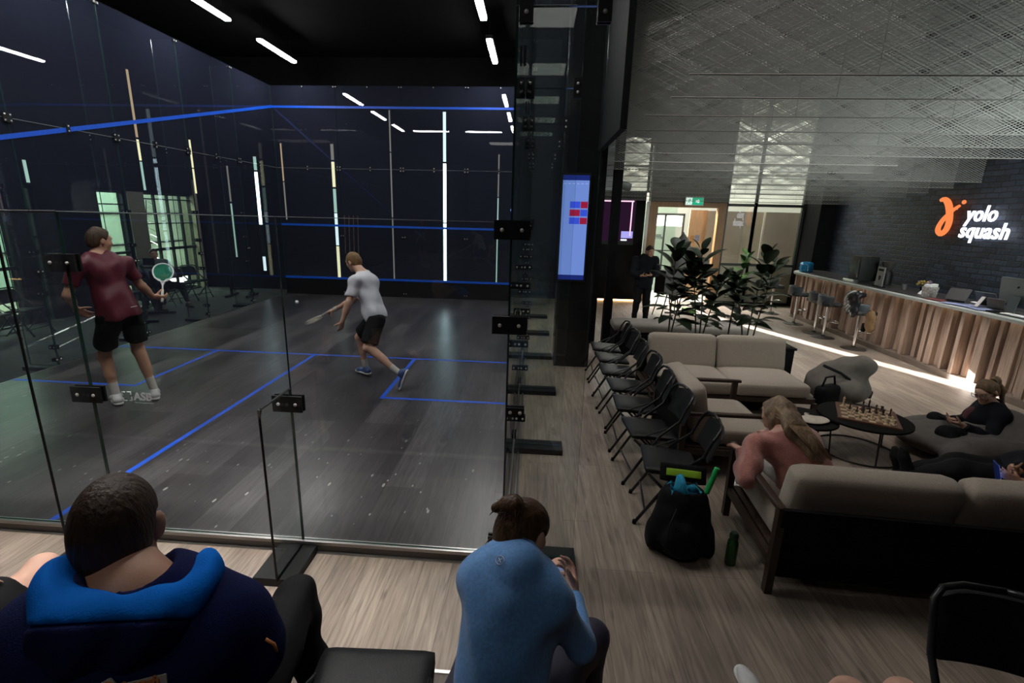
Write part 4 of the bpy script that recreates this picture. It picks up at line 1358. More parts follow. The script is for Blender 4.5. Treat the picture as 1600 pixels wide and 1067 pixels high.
MB().rbox((0, .0, .30), (.56, .03, .36), .012, 3, rot=Euler((.12, 0, 0))).build('screen', mat('silver_shell', (.13, .155, .16), .3, metal=.5), t, smooth=2)
MB()._add([(-.09, .0, 0), (.09, .0, 0), (.09, .16, 0), (-.09, .16, 0), (-.09, -.005, .008), (.09, -.005, .008), (.09, .16, .008), (-.09, .16, .008)], [(0, 3, 2, 1), (4, 5, 6, 7), (0, 1, 5, 4), (1, 2, 6, 5), (2, 3, 7, 6), (3, 0, 4, 7)]).build('foot', M_ALU, t)
MB().bar((0, -.06, .005), (0, -.025, .24), .14, .012, (0, 1, 0)).build('neck', MATS['silver_shell'], t)
MB().lathe([(.016, 0), (.016, .003), (.001, .003)], (0, -.022, .36), 12, (0, -1, .12)).build('logo', M_CHROME, t)
t = thing('customer_display', 'small black customer display in front of the computer screen', 'display', (12.98, 4.42, TZ), -PI / 2 + .1)
MB().rbox((0, 0, .11), (.24, .02, .16), .008, 2, rot=Euler((.3, 0, 0))).build('screen', mat('brown_black_shell', (.035, .027, .026), .3), t, smooth=2)
MB().box((-.07, -.05, 0), (.07, .08, .015)).build('foot', M_BLACK, t)
t = thing('keyboard', 'white keyboard lying behind the customer display', 'keyboard', (13.02, 4.15, TZ), PI / 2)
MB().rbox((0, 0, .008), (.32, .12, .014), .005, 1).build('case', M_PAPER, t)
o = MB().rbox((0, 0, .04), (.16, .12, .09), .05, 4).build('tissue_heap', M_PAPER, None, smooth=True); o.location = (13.05, 3.82, TZ)
tag(o, 'crumpled white cloth on the bar at the edge of the photo', 'cloth')

# ================================================================ the sign on the brick wall
WX = 13.985
E_LET = emis('sign_white', (.86, .90, 1.0), 2.6)
E_ORG = emis('sign_orange', (1.0, .235, .07), 1.15)
M_SIDE = mat('sign_side', (.75, .78, .85), .4)
sg = thing('wall_sign', 'lit sign with an orange looped figure and white words yolo squash on black brick', 'sign', (WX, 6.47, 2.25), 0)
MS = basis((0, -1, 0), (0, 0, 1), (0, 0, 0))
for word, y0, z0, wd in (('yolo', .0, .0, .60), ('squash', .04, -.275, .92)):
    o = text('lettering', word, .36, .010, Matrix.Identity(4), E_LET, sg, bold=.005, shear=.14, spacing=1.06)
    xs_ = [v.co.x for v in o.data.vertices]
    k = wd / (max(xs_) - min(xs_))
    o.data.transform(Matrix.Translation((-.06, y0, z0)) @ MS @ Matrix.Diagonal((k, 1, 1, 1)) @ Matrix.Translation((-min(xs_), 0, 0)))
mb = MB()
sw = [(.70, .36), (.64, .375), (.57, .34), (.50, .24), (.45, .10), (.425, -.03), (.45, -.16), (.53, -.235), (.60, -.20), (.62, -.12), (.57, .0), (.49, .10), (.42, .17), (.33, .235), (.29, .26)]
th = [.030, .042, .05, .052, .05, .046, .044, .044, .042, .038, .036, .034, .03, .026, .022]
sm = []
for i in range(len(sw) - 1):      # smooth the stroke
    p0, p1, p2, p3 = [sw[max(0, min(len(sw) - 1, i + k))] for k in (-1, 0, 1, 2)]
    for k in range(4):
        q = k / 4
        sm.append(tuple(.5 * (2 * b + (c - a) * q + (2 * a - 5 * b + 4 * c - d) * q * q + (3 * b - a - 3 * c + d) * q ** 3) for a, b, c, d in zip(p0, p1, p2, p3)) + (th[i] + (th[i + 1] - th[i]) * q,))
mb.tube([(-.05, y * 1.08 - .13, z) for y, z, _ in sm], [w for _, _, w in sm], 10, flat=None)
mb.build('looped_figure', E_ORG, sg, smooth=True)
MB().sphere((-.05, .115, .315), (.03, .036, .036), 12, 8).build('figure_head', E_ORG, sg, smooth=True)
mb = MB()
for y, z in ((.3, .2), (.5, 0), (-.2, .15), (-.5, .15), (-.2, -.2), (-.6, -.2)):
    mb.cyl((-.04, y, z), (0.015, y, z), .01, 6)
mb.build('spacer', M_SIDE, sg)

# ================================================================ screens and far furniture
t = thing('screen', 'tall blue schedule screen on the dark column', 'screen', (7.085, 4.485, 2.0), 0)
MB().box((-.21, -.035, -.76), (.21, .0, .76)).build('casing', M_BLACKM, t)
E_SCR = emis('screen_blue', (.19, .30, .78), .95)
E_SCD = emis('screen_navy', (.02, .04, .30), .6)
E_SCB = emis('screen_cell_blue', (.05, .10, .80), .9)
E_SCRD = emis('screen_cell_red', (.38, .015, .06), .9)
E_SCT = emis('screen_type', (.35, .45, .9), 1.0)
MB().box((-.185, -.037, -.66), (.185, -.035, .66)).build('picture', E_SCR, t)
MB().box((-.185, -.037, .66), (.185, -.035, .73)).build('banner', E_SCD, t)
MB().box((-.185, -.037, -.73), (.185, -.035, -.66)).build('banner', E_SCD, t)
for r_, z in enumerate((.33, .22, .11)):
    for c_ in range(2):
        m_ = E_SCRD if (r_ % 2 == 0) == (c_ == 1) else E_SCB
        x0, x1 = ((-.07, .075), (.08, .18))[c_]
        MB().box((x0, -.039, z - .045), (x1, -.037, z + .045)).build('schedule_cell', m_, t)
for k in range(6):
    MB().box((-.17 + .06 * k, -.038, .61), (-.135 + .06 * k, -.037, .62)).build('caption', E_SCT, t)

# neon-framed screen corner on the dark far wall
t = thing('arcade_screen', 'purple-lit screen with a pink neon frame on the far dark wall', 'screen', (8.85, 11.03, 2.05), 0)
E_PINK = emis('neon_pink', (1.0, .55, .75), 1.6)
E_PURP = emis('purple_picture', (.03, .010, .03), .7)
MB().box((-.9, -.02, -.6), (.36, .02, .62)).build('casing', M_BLACKM, t)
MB().box((-.88, -.024, -.5), (.34, -.02, .6)).build('picture', E_PURP, t)
MB().box((-.86, -.03, .53), (.30, -.02, .56)).build('neon_tube', E_PINK, t)
MB().box((.24, -.03, -.36), (.27, -.02, .53)).build('neon_tube', E_PINK, t)
MB().box((.02, -.03, -.42), (.33, -.02, -.24)).build('bright_patch', emis('violet_patch', (.42, .40, .9), 1.0), t)
MB().box((.02, -.032, -.49), (.18, -.03, -.45)).build('bright_bar', E_SW, t)
text('caption', 'AK\nLE', .16, .003, Matrix.Translation((-.82, -.03, .26)) @ basis((1, 0, 0), (0, 0, 1), (0, 0, 0)), E_SW, t, bold=.006, line=.95)
MB().box((-.85, -.032, -.42), (-.62, -.03, -.08)).build('poster', emis('orange_poster', (.9, .45, .2), .6), t)
t = thing('floor_light', 'warm strip of light along the floor at the foot of the far dark wall', 'light', (8.35, 10.93, Z0), 0)
MB().box((-.75, 0, .0), (1.0, .06, .05)).build('housing', M_BLACKM, t)
MB().box((-.74, -.012, .005), (.99, 0, .04)).build('diffuser', emis('warm_floor_led', (1.0, .55, .22), 9.0), t)
# exit sign
t = thing('exit_sign', 'green and white exit sign hung above the oak door', 'sign', (10.70, 10.98, 2.62), 0)
MB().box((-.24, -.02, -.10), (.24, .02, .13)).build('box', mat('sign_white_body', (.8, .82, .8), .4), t)
E_GRN = emis('exit_green', (.02, .42, .22), 1.0)
E_EXW = emis('exit_white', (.75, .95, .85), 1.1)
MB().box((-.22, -.024, -.08), (.22, -.02, .10)).build('face', E_GRN, t)
MB().box((-.22, -.026, -.08), (-.06, -.024, .10)).build('panel', E_EXW, t)
MB().sphere((-.12, -.028, .06), (.016, .004, .016), 8, 6).build('running_figure', E_GRN, t)
MB().bar((-.12, -.028, .045), (-.15, -.028, -.005), .02, .004, (0, 1, 0)).bar((-.15, -.028, 0), (-.19, -.028, -.06), .014, .004, (0, 1, 0)).bar((-.15, -.028, 0), (-.10, -.028, -.05), .014, .004, (0, 1, 0)).bar((-.17, -.028, .04), (-.09, -.028, .02), .012, .004, (0, 1, 0)).build('running_figure', E_GRN, t)
MB().prism([(-.03, .035), (.03, .035), (.03, .065), (.085, .01), (.03, -.045), (.03, -.015), (-.03, -.015)], .004, Matrix.Translation((.06, -.024, 0)) @ basis((1, 0, 0), (0, 0, 1), (0, 0, 0))).build('arrow', E_EXW, t)
MB().cyl((-.18, 0, .13), (-.18, 0, 3.35), .004, 5).cyl((.18, 0, .13), (.18, 0, 3.35), .004, 5).build('hanger', M_WIRE, t)
# lettering on the door screen, posters on the open leaf
M_DKT = mat('dark_lettering', (.03, .04, .05), .5)
MDR = basis((1, 0, 0), (0, 0, 1), (0, 0, 0))
text('door_lettering', 'CHESSE\nFACTORY', .085, .002, Matrix.Translation((9.92, FYD + .955, 1.66)) @ MDR, M_DKT, d2, bold=.003, line=.8)
for (x, z, w_, h_, m_, lb) in ((10.98, 1.62, .13, .2, mat('orange_flyer', (.50, .27, .10), .5, noise=.5, nscale=18), 'orange and blue flyer pinned to the open door'), (11.12, 1.66, .12, .16, MATS['blue_print'], 'blue flyer pinned to the open door'),
                               (10.97, 1.30, .15, .22, mat('grey_flyer', (.25, .27, .30), .5, noise=.5, nscale=18), 'grey flyer on the open door, left of a pair'), (11.14, 1.30, .13, .22, MATS['grey_flyer'], 'grey flyer on the open door, right of a pair')):
    o = MB().box((-w_ / 2, -.006, -h_ / 2), (w_ / 2, 0, h_ / 2)).build('flyer', m_, None); o.location = (x, FYD + .619, z)
    tag(o, lb, 'flyer')
# projector on the slim column, its cable
t = thing('spotlight', 'small black spotlight fixed beside the slim dark column', 'light', (8.02, 6.3, 2.68), 0)
MB().cyl((-.06, -.1, 0), (-.06, 0, -.06), .015, 8).build('bracket', M_BLACKM, t)
MB().rbox((.03, .0, .03), (.22, .2, .14), .02, 2, rot=Euler((.2, .15, .3))).build('head', mat('grey_housing', (.07, .07, .07), .4), t, smooth=2)
# loudspeaker and grey reflector near the door
t = thing('loudspeaker', 'grey box on thin black legs in front of the bright door', 'speaker', (9.72, 8.9, Z0), .3)
MB().box((-.24, -.2, .55), (.24, .2, 1.08)).build('cabinet', mat('grey_cabinet', (.13, .13, .14), .5), t)
MB().box((-.25, -.21, .54), (-.24, .21, 1.09)).build('grille', M_BLACK, t)
for x, y in ((-.2, -.16), (.2, -.16), (.2, .16), (-.2, .16)):
    MB().bar((x * .6, y, .55), (x * 1.25, y * 1.2, 0), .02, .02).build('leg', M_BLACKM, t)
t = thing('umbrella', 'half-closed grey umbrella standing point up by the door', 'umbrella', (10.02, 9.3, Z0), 0)
MB().cyl((0, 0, 0), (.02, 0, 1.95), .012, 8).build('pole', M_BLACKM, t)
rows = []
for z, r_ in ((1.92, .015), (1.8, .10), (1.6, .17), (1.4, .20), (1.2, .19), (1.08, .15)):
    rows.append([(.02 + r_ * math.cos(2 * PI * i / 16) * (1 + .18 * (i % 2)), r_ * math.sin(2 * PI * i / 16) * (1 + .18 * (i % 2)), z) for i in range(17)])
MB().strip(rows).build('canopy', mat('grey_umbrella', (.20, .20, .19), .7), t, smooth=True)
MB().bar((-.22, 0, .015), (.22, 0, .015), .05, .03).bar((0, -.22, .015), (0, .22, .015), .05, .03).build('foot', M_BLACKM, t)
o = MB().box((-.12, -.16, 0), (.12, .16, .10)).build('box', mat('green_red_carton', (.10, .32, .05), .6, noise=.6, nscale=6), None); o.location = (10.42, 9.5, Z0)
tag(o, 'green and red carton on the floor in front of the door', 'box')

# ================================================================ beyond the left glass
t = thing('exercise_bike', 'black exercise bike beyond the left glass, behind the player in maroon', 'exercise bike', (-1.30, 6.60, Z0), 1.9)
MB().lathe([(.24, -.02), (.26, -.015), (.26, .015), (.24, .02), (.05, .03)], (.35, 0, .36), 28, (0, 1, 0)).build('flywheel', M_BLACKM, t, smooth=2)
MB().bar((.35, 0, .36), (.25, 0, .95), .05, .07, (0, 1, 0)).bar((.35, .04, .36), (-.35, .0, .45), .05, .06, (0, 1, 0)).bar((-.12, 0, .3), (-.28, 0, .78), .05, .06, (0, 1, 0)).bar((-.35, 0, .05), (-.28, 0, .5), .05, .06, (0, 1, 0)).build('frame', M_BLACKM, t)
for x in (-.45, .5):
    MB().bar((x, -.26, .03), (x, .26, .03), .06, .05).build('foot', M_BLACKM, t)
MB().rbox((-.3, 0, .82), (.26, .17, .07), .03, 3).build('saddle', M_VINYL, t, smooth=True)
MB().tube([(.42, -.2, 1.08), (.30, -.2, 1.05), (.24, -.1, 1.02), (.24, .1, 1.02), (.30, .2, 1.05), (.42, .2, 1.08)], .016, 8).build('handlebar', M_BLACKM, t, smooth=True)
MB().box((.2, -.1, 1.08), (.24, .1, 1.22)).build('console', M_BLACKM, t)
for s in (-1, 1):
    MB().bar((0, s * .1, .32), (.1 * s, s * .1, .2), .02, .03, (0, 1, 0)).build('crank', M_BLACKM, t)
    MB().box((.1 * s - .05, s * .1, .18), (.1 * s + .05, s * .2, .205)).build('pedal', M_BLACKM, t)
t = thing('squat_rack', 'black weight rack standing beyond the left glass right of the chairs', 'rack', (-1.15, 9.55, Z0), .15)
for s in (-1, 1):
    MB().bar((s * .26, 0, 0), (s * .26, 0, 1.02), .05, .05, (0, 1, 0)).build('post', M_BLACKM, t)
    MB().bar((s * .26, -.35, .03), (s * .26, .35, .03), .06, .05).build('foot', M_BLACKM, t)
MB().bar((-.26, 0, 1.0), (.26, 0, 1.0), .05, .05).bar((-.26, 0, .2), (.26, 0, .2), .04, .05).build('crossbar', M_BLACKM, t)
t = thing('bamboo_plant', 'tall thin-leaved plant in the atrium behind the seated man', 'plant', (-3.75, 9.55, Z0), 0)
mb = MB(); ml = MB(); r_ = random.Random(9)
for k in range(5):
    a = r_.uniform(0, 6.28); d = r_.uniform(.02, .2)
    top = V(d * math.cos(a) * 2, d * math.sin(a) * 2.2, r_.uniform(2.4, 3.0))
    mb.tube([(d * .4 * math.cos(a), d * .4 * math.sin(a), .35), top * .6, top], .012, 5)
    for j in range(26):
        q = r_.uniform(.3, 1); p = top * q; an = r_.uniform(0, 6.28)
        leaf(ml, p, (math.cos(an), math.sin(an), -.2), (0, 0, 1), r_.uniform(.18, .3), .035)
MB().lathe([(.16, 0), (.2, .38), (.18, .38)], (0, 0, 0), 18).build('pot', M_BLACK, t, smooth=2)
o = mb.build('stem', M_STEM, t); o['kind'] = 'stuff'
o = ml.build('foliage', mat('bamboo_leaf', (.05, .09, .035), .5), t, smooth=True); o['kind'] = 'stuff'
# copper rods behind the front glass
for k in range(4):
    o = MB().cyl((0, 0, -.0), (.025, 0, 1.05), .010, 8).build('copper_rod', mat('copper', (.50, .24, .12), .35, metal=.6), None)
    o.location = (1.22 + .125 * k, 10.86, 1.0)
    tag(o, ('leftmost of four copper rods on the dark wall behind the front glass', 'second from left of the four copper rods behind the front glass', 'third from left of the four copper rods behind the front glass', 'rightmost of the four copper rods behind the front glass')[k], 'rod', 'copper rods behind the front glass')
# squash ball
o = MB().sphere((0, 0, 0), .026, 14, 10).build('squash_ball', mat('white_ball', (.75, .75, .74), .5), None, smooth=True)
o.location = (3.025, 4.200, 0.834)
tag(o, 'white squash ball in flight in front of the young player', 'ball')

# ================================================================ people
def nz(v): return V(v).normalized()


M_SKIN = mat('skin', (.50, .27, .18), .5, noise=.10, nscale=9, bump=.08, bscale=220)
M_SKINP = mat('skin_pale', (.58, .34, .25), .5, noise=.10, nscale=9, bump=.08, bscale=220)
M_EYE = mat('eye_white', (.7, .68, .65), .2)
M_IRIS = mat('iris', (.03, .025, .02), .2)
M_LIP = mat('lips', (.36, .13, .11), .45)


def head_frame(hf, hu):
    f = nz(hf); u = V(hu); u = (u - f * u.dot(f)).normalized(); r = f.cross(u)
    return f, u, r


def head_prims(c, f, u, r, s=1.0, fem=False):
    c = V(c); A = (r, f, u)
    P = lambda a, b, d: c + r * (a * s) + f * (b * s) + u * (d * s)
    E = lambda p, rad, k, ax=A: ('e', p, [q * s for q in rad], ax, k * s)
    j = .92 if fem else 1
    ps = [E(P(0, -.012, .018), (.074, .096, .092), .02), E(P(0, .012, -.03), (.066 * j, .080, .085), .03), E(P(0, .045, -.078), (.046 * j, .046, .045), .035),
          E(P(0, .079, -.105), (.019, .016, .016), .03), E(P(0, .078, .028), (.050, .018, .022), .03), E(P(-.042, .060, -.030), (.024, .024, .02), .03), E(P(.042, .060, -.030), (.024, .024, .02), .03),
          ('c', P(0, .090, .012), P(0, .112, -.032), .009 * s, .014 * s, .014 * s), E(P(-.012, .100, -.036), (.009, .010, .008), .008), E(P(.012, .100, -.036), (.009, .010, .008), .008),
          E(P(0, .092, -.064), (.022, .010, .007), .008), E(P(0, .089, -.077), (.019, .010, .008), .008)]
    for q in (-1, 1):
        ps.append(E(P(q * .083, -.010, -.012), (.011, .021, .034), .006, ((r + f * (-q * .5)).normalized(), (f + r * (q * .5)).normalized(), u)))
        ps.append(E(P(q * .078, -.004, -.040), (.007, .010, .010), .006))
    carve = [E(P(q * .034, .094, .004), (.017, .012, .010), .012) for q in (-1, 1)]
    eyes = [P(q * .033, .080, .002) for q in (-1, 1)]
    return ps, carve, eyes


def hand_prims(w, d, n, side, curl=(.3, .35, .4, .45), thumb=.5, s=1.0, spread=.06):
    """w wrist, d finger direction, n palm normal (the way the palm faces), side +1 right hand / -1 left"""
    w, d = V(w), nz(d); n = V(n); n = (n - d * n.dot(d)).normalized()
    a = d.cross(n).normalized() * side      # towards the thumb
    ps = [('c', w, w + d * (.035 * s), .026 * s, .034 * s, .02 * s, n, .55), ('c', w + d * (.035 * s) + a * (.006 * s), w + d * (.082 * s), .036 * s, .038 * s, .02 * s, n, .42)]
    for i, (off, L, sz) in enumerate(((.029, .070, .0088), (.010, .078, .0092), (-.010, .072, .0088), (-.028, .056, .0078))):
        p = w + d * (.085 * s - abs(off - .008) * .25 * s) + a * (off * s)
        c = curl[i]; dirn = (d + a * ((off - .002) * spread * 30)).normalized()
        for k, fr in enumerate((.45, .31, .24)):
            c_ = c * (0.75 + .25 * k) * (1 if k else .8)
            dirn = (dirn * math.cos(c_) + n * math.sin(c_)).normalized()
            q = p + dirn * (L * fr * s)
            nn = n - dirn * n.dot(dirn)
            ps.append(('c', p, q, sz * s * (1 - .1 * k), sz * s * (.92 - .1 * k), .006 * s)); p = q
            n_ = n
    p = w + d * (.022 * s) + a * (.022 * s)
    td = (d * .62 + a * (.75 - .3 * thumb) + n * (.25 + .9 * thumb)).normalized()
    for L, r0, r1 in ((.042, .015, .0115), (.034, .0105, .0098), (.024, .0095, .0075)):
        q = p + td * (L * s); ps.append(('c', p, q, r0 * s, r1 * s, .010 * s)); p = q
        td = (td + d * .25 + n * (.25 * thumb)).normalized()
    return ps


def surf(o, p, d, out=.003):
    """where a line through p along d first meets the cloth, and the way the cloth faces there"""
    d = nz(d)
    ok, loc, nrm, _ = o.ray_cast(V(p) - d * .5, d)
    return (loc + nrm * out, nrm) if ok else (V(p), -d)


class Body:
    """joints in world coordinates -> tapered limbs and trunk, as distance-field pieces"""
    def __init__(s, J, size=1.0, fat=0.0, fem=False, hs=1.0):
        s.hz = size * hs
        s.J = {k: (V(v) if not isinstance(v, dict) else v) for k, v in J.items()}; s.z = size; s.fat = fat; s.fem = fem
        J = s.J
        s.t = (J['neck'] - J['pelvis']).normalized()
        s.a = (J['shR'] - J['shL']).normalized()
        s.f = s.t.cross(s.a).normalized()
        s.ha = (J['hipR'] - J['hipL']).normalized()
        s.hf = s.t.cross(s.ha).normalized()
        s.F, s.U, s.R = head_frame(J['hf'], J['hu'])

    def trunk(s):
        J = s.J; z = s.z; L = (J['neck'] - J['pelvis']).length; fa = s.fat; fm = s.fem
        a, f, t = s.a, s.f, (s.f.cross(s.a) * -1)
        P = J['pelvis']
        bend = V(J.get('belly', P + s.t * L * .36))
        chest = V(J.get('chest', P + s.t * L * .70))
        m = (s.a + s.ha).normalized()
        ps = [('e', P + s.t * .02, ((.150 + fa * .6) * z, (.118 + fa * .7) * z, .135 * z), (s.ha, s.hf, s.ha.cross(s.hf)), .06 * z),
              ('e', bend, (((.116 if fm else .135) + fa) * z, ((.095 if fm else .102) + fa) * z, .17 * z), (m, m.cross(s.t) * -1, s.t), .08 * z),
              ('e', chest, ((.155 if not fm else .140) * z + fa * .8, (.112 + fa * .5) * z, .19 * z), (a, f, a.cross(f)), .08 * z),
              ('c', J['shL'], J['shR'], (.050 if fm else .060) * z + fa * .3, (.050 if fm else .060) * z + fa * .3, .09 * z),
              ('c', J['neck'] - s.t * .01, (J['shL'] + J['neck']) / 2 - s.t * .01, .052 * z, .055 * z, .05 * z), ('c', J['neck'] - s.t * .01, (J['shR'] + J['neck']) / 2 - s.t * .01, .052 * z, .055 * z, .05 * z)]
        for q in (-1, 1):       # shoulder blades
            if not fm: ps.append(('e', chest + a * (q * .075 * z) - f * (.085 * z + fa * .3) + s.t * .03, (.055 * z, (.018 if fm else .028) * z, .075 * z), (a, f, a.cross(f)), .06 * z))
            if fm:
                ps.append(('e', chest + a * (q * .07 * z) + f * (.10 * z) - s.t * .03, (.06 * z, .05 * z, .06 * z), (a, f, a.cross(f)), .05 * z))
        return ps

    def neck(s):
        J = s.J; z = s.z; w = .050 if s.fem else .060
        return [('c', J['neck'] - s.t * .02, V(J['head']) - s.U * .06 * z - s.F * .012, (w + .004 + s.fat * .2) * z, (w - .002 + s.fat * .2) * z, .03 * z)]

    def head(s):
        return head_prims(s.J['head'], s.F, s.U, s.R, s.hz, s.fem)

    def arm(s, q, upto='hand'):
        J = s.J; z = s.z * (.88 if s.fem else 1.0); sh, el, wr = J['sh' + q], J['el' + q], J['wr' + q]
        ps = [('c', sh, el, (.054 + s.fat * .25) * z, (.042 + s.fat * .15) * z, .03 * z), ('e', sh, (.056 * z,) * 3, (s.a, s.f, s.t), .04 * z)]
        if upto != 'elbow':
            d = wr - el
            ps += [('c', el, wr, .041 * z, .028 * z, .02 * z), ('c', el + d * .1, el + d * .45, .040 * z, .038 * z, .03 * z)]
        return ps

    def leg(s, q):
        J = s.J; z = s.z; hp, kn, an = J['hip' + q], J['kn' + q], J['an' + q]
        d = an - kn
        th = (kn - hp).normalized(); back = (d.normalized() + th * -1)
        fwd = s.hf
        b = (-fwd - d.normalized() * (-fwd).dot(d.normalized())).normalized()
        ps = [('c', hp, kn, (.088 + s.fat * .4) * z, .057 * z, .05 * z), ('c', kn, an, .052 * z, .036 * z, .03 * z), ('c', kn + d * .15 + b * .018 * z, kn + d * .48 + b * .014 * z, .046 * z, .040 * z, .04 * z),
              ('e', kn + (th - d.normalized()).normalized() * .012, (.052 * z,) * 3, (s.a, s.f, s.t), .03 * z)]
        return ps


def field(ps, h, pad=.06):
    pts = []
    for p in ps:
        r = (max(p[3], p[4]) if p[0] == 'c' else max(p[2])) + pad
        for c in ((p[1], p[2]) if p[0] == 'c' else (p[1],)):
            pts.append([c[i] - r for i in range(3)]); pts.append([c[i] + r for i in range(3)])
    pts = np.array(pts)
    return Field(pts.min(0), pts.max(0), h)


def person(label, B, skin, h=.006, hands={}, group=None, face=True, lower=True, feet=()):
    ps = B.trunk() + B.neck() + B.arm('L') + B.arm('R') + B.leg('L') + B.leg('R')
    hp, carve, eyes = B.head()
    extra = []
    for q, hd in hands.items():
        extra += hand_prims(B.J['wr' + q], hd['d'], hd['n'], 1 if q == 'R' else -1, hd.get('curl', (.3, .35, .4, .45)), hd.get('thumb', .5), B.z * (.9 if B.fem else 1) * hd.get('s', 1), hd.get('spread', .06))
    for q, d in feet:
        an = B.J['an' + q]; d = nz(d)
        extra.append(('c', an - V(0, 0, .03) - d * .02, an - V(0, 0, .05) + d * .13, .036, .03, .03))
    F = field(ps + hp + extra, h)
    F.prims(ps); F.prims(hp); F.prims(extra)
    for c in carve:
        F.prim(c, 0, True)
    o = F.build('person', skin, None, relax=2)
    tag(o, label, 'person', group)
    if face:
        for p, q in zip(eyes, (-1, 1)):
            e = MB().sphere(p, .0125 * B.hz, 14, 10).build('eye', M_EYE, o, smooth=True)
            MB().sphere(V(p) + B.F * .0095 * B.hz - B.U * .001, (.0058, .0058, .0058), 10, 8).build('iris', M_IRIS, e, smooth=True)
            bc = V(B.J['head']) + (B.R * (q * .034) + B.F * .094 + B.U * .026) * B.hz
            MB().tube([bc - B.R * .018 * B.hz - B.F * .004 * B.hz - B.U * .003, bc, bc + B.R * .018 * B.hz - B.F * .004 * B.hz - B.U * .003], [.003, .0045, .003], 6).build('eyebrow', B.hairm if hasattr(B, 'hairm') else M_IRIS, o, smooth=True)
        lc = V(B.J['head']) + (B.F * .0985 - B.U * .070) * B.hz
        MB().tube([lc - B.R * .02 * B.hz - B.F * .008 * B.hz, lc, lc + B.R * .02 * B.hz - B.F * .008 * B.hz], [.003, .0055, .003], 6).build('lips', M_LIP, o, smooth=True)
    return o


def shirt(name, B, m, par, off=.016, sleeves=(.6, .6), h=.008, hem=.10, warp=.005, seed=1, fr=(7, 7, 7), collar=True, loose=.0, long_=False, slim=1.0, stand=0):
    """upper garment; sleeves as a share of the upper arm (long_: down to the wrist)"""
    J = B.J
    ps = B.trunk()
    al = B.arm('L'); ar = B.arm('R')
    F = field(ps + al + ar, h, .09)
    F.prims(ps, off)
    F.prim(('c', J['pelvis'] + B.t * .12, J['pelvis'] - B.t * .04, (.145 + B.fat * .8 + loose) * B.z * slim, (.155 + B.fat * .8 + loose) * B.z * slim, .06, B.hf, .78))
    F.cut(J['pelvis'] - B.t * hem, -B.t)
    for q, A, cutf in (('L', al, sleeves[0]), ('R', ar, sleeves[1])):
        S = field(ps + al + ar, h, .09)
        S.prims(A if long_ else A[:2], off + (.003 if not long_ else .002))
        el, sh = J['el' + q], J['sh' + q]
        if long_:
            d = (J['wr' + q] - el).normalized()
            S.cut(el + (J['wr' + q] - el) * cutf, d)
        else:
            S.cut(sh + (el - sh) * cutf, (el - sh))
        F.join(S, .025)
    n = B.neck()[0]
    if stand:       # stand-up collar
        nd = (V(J['head']) - B.U * .05 - J['neck']).normalized(); b0 = J['neck'] + B.f * .012
        F.prim(('c', b0 - nd * .03, b0 + nd * stand, .068 * B.z, .064 * B.z, .03))
        F.prim(('c', b0 + nd * (stand + .035), b0 + nd * .2, .100, .100, .004), 0, True)
        F.prim(('c', b0 + nd * .012, b0 + nd * .2, .058 * B.z, .058 * B.z, .006), 0, True)
    elif collar:      # neck opening
        F.prim(('c', J['neck'] + B.t * .045, V(J['head']), .068 * B.z, .068 * B.z, .02), 0, True)
    if warp:
        F.warp(warp, fr, seed)
    return F.build(name, m, par)


def shorts(name, B, m, par, upto=(.8, .8), off=.02, h=.008, top=.10, warp=.004, seed=2, flare=.02, full=False):
    J = B.J
    ps = B.trunk()[:2]; L = B.leg('L'); R_ = B.leg('R')
    F = field(ps + L + R_, h, .09)
    F.prims(ps[:1], off); F.prim(ps[1], off * .5)
    F.cut(J['pelvis'] + B.t * top, B.t)
    for q, A, c in (('L', L, upto[0]), ('R', R_, upto[1])):
        S = field(ps + L + R_, h, .09)
        hp, kn, an = J['hip' + q], J['kn' + q], J['an' + q]
        if full:
            S.prims(A, off * .8); S.cut(kn + (an - kn) * c, an - kn)
        else:
            S.prim(('c', hp, kn, .094 * B.z + off, .070 * B.z + off + flare, .03)); S.cut(hp + (kn - hp) * c, kn - hp)
        F.join(S, .03)
    if warp:
        F.warp(warp, (7, 7, 7), seed)
    return F.build(name, m, par)


def hair(name, B, m, par, off=.012, front=.055, low=-.05, h=.0055, warp=.003, back=None, extra=(), frq=(7, 7, 2), temple=.0):
    J = B.J; c = V(J['head']); z = B.hz; F_, U, R_ = B.F, B.U, B.R
    e = [('e', c - F_ * .012 * z + U * .018 * z, ((.074) * z, (.096) * z, (.092) * z), (R_, F_, U), .02), ('e', c - F_ * .04 * z - U * .03 * z, (.062 * z, .062 * z, .07 * z), (R_, F_, U), .03)]
    F = field(e + list(extra), h, .05)
    F.prims(e, off)
    # keep the crown and the back, open the face and the neck
    F.cut(c + F_ * front * z + U * .05 * z, (F_ * 1.0 - U * .62), .008)
    F.cut(c + U * low * z, (-U + F_ * .45), .01)
    for q in (-1, 1):
        F.prim(('e', c + R_ * (q * .088 * z) - F_ * .002 * z - U * .032 * z, (.034 * z, .034 * z, .052 * z), (R_, F_, U), .012), 0, True)
    for p in extra:
        F.prim(p)
    F.warp(warp, frq, 3)
    return F.build(name, m, par)


def hairmat(name, c1, c2, sc=(60, 60, 8)):
    m = mat(name, c1, .5, spec=.28, noise=.45, nscale=1.0, stretch=sc, bump=.6, bscale=1.4)
    nt = m.node_tree
    return m


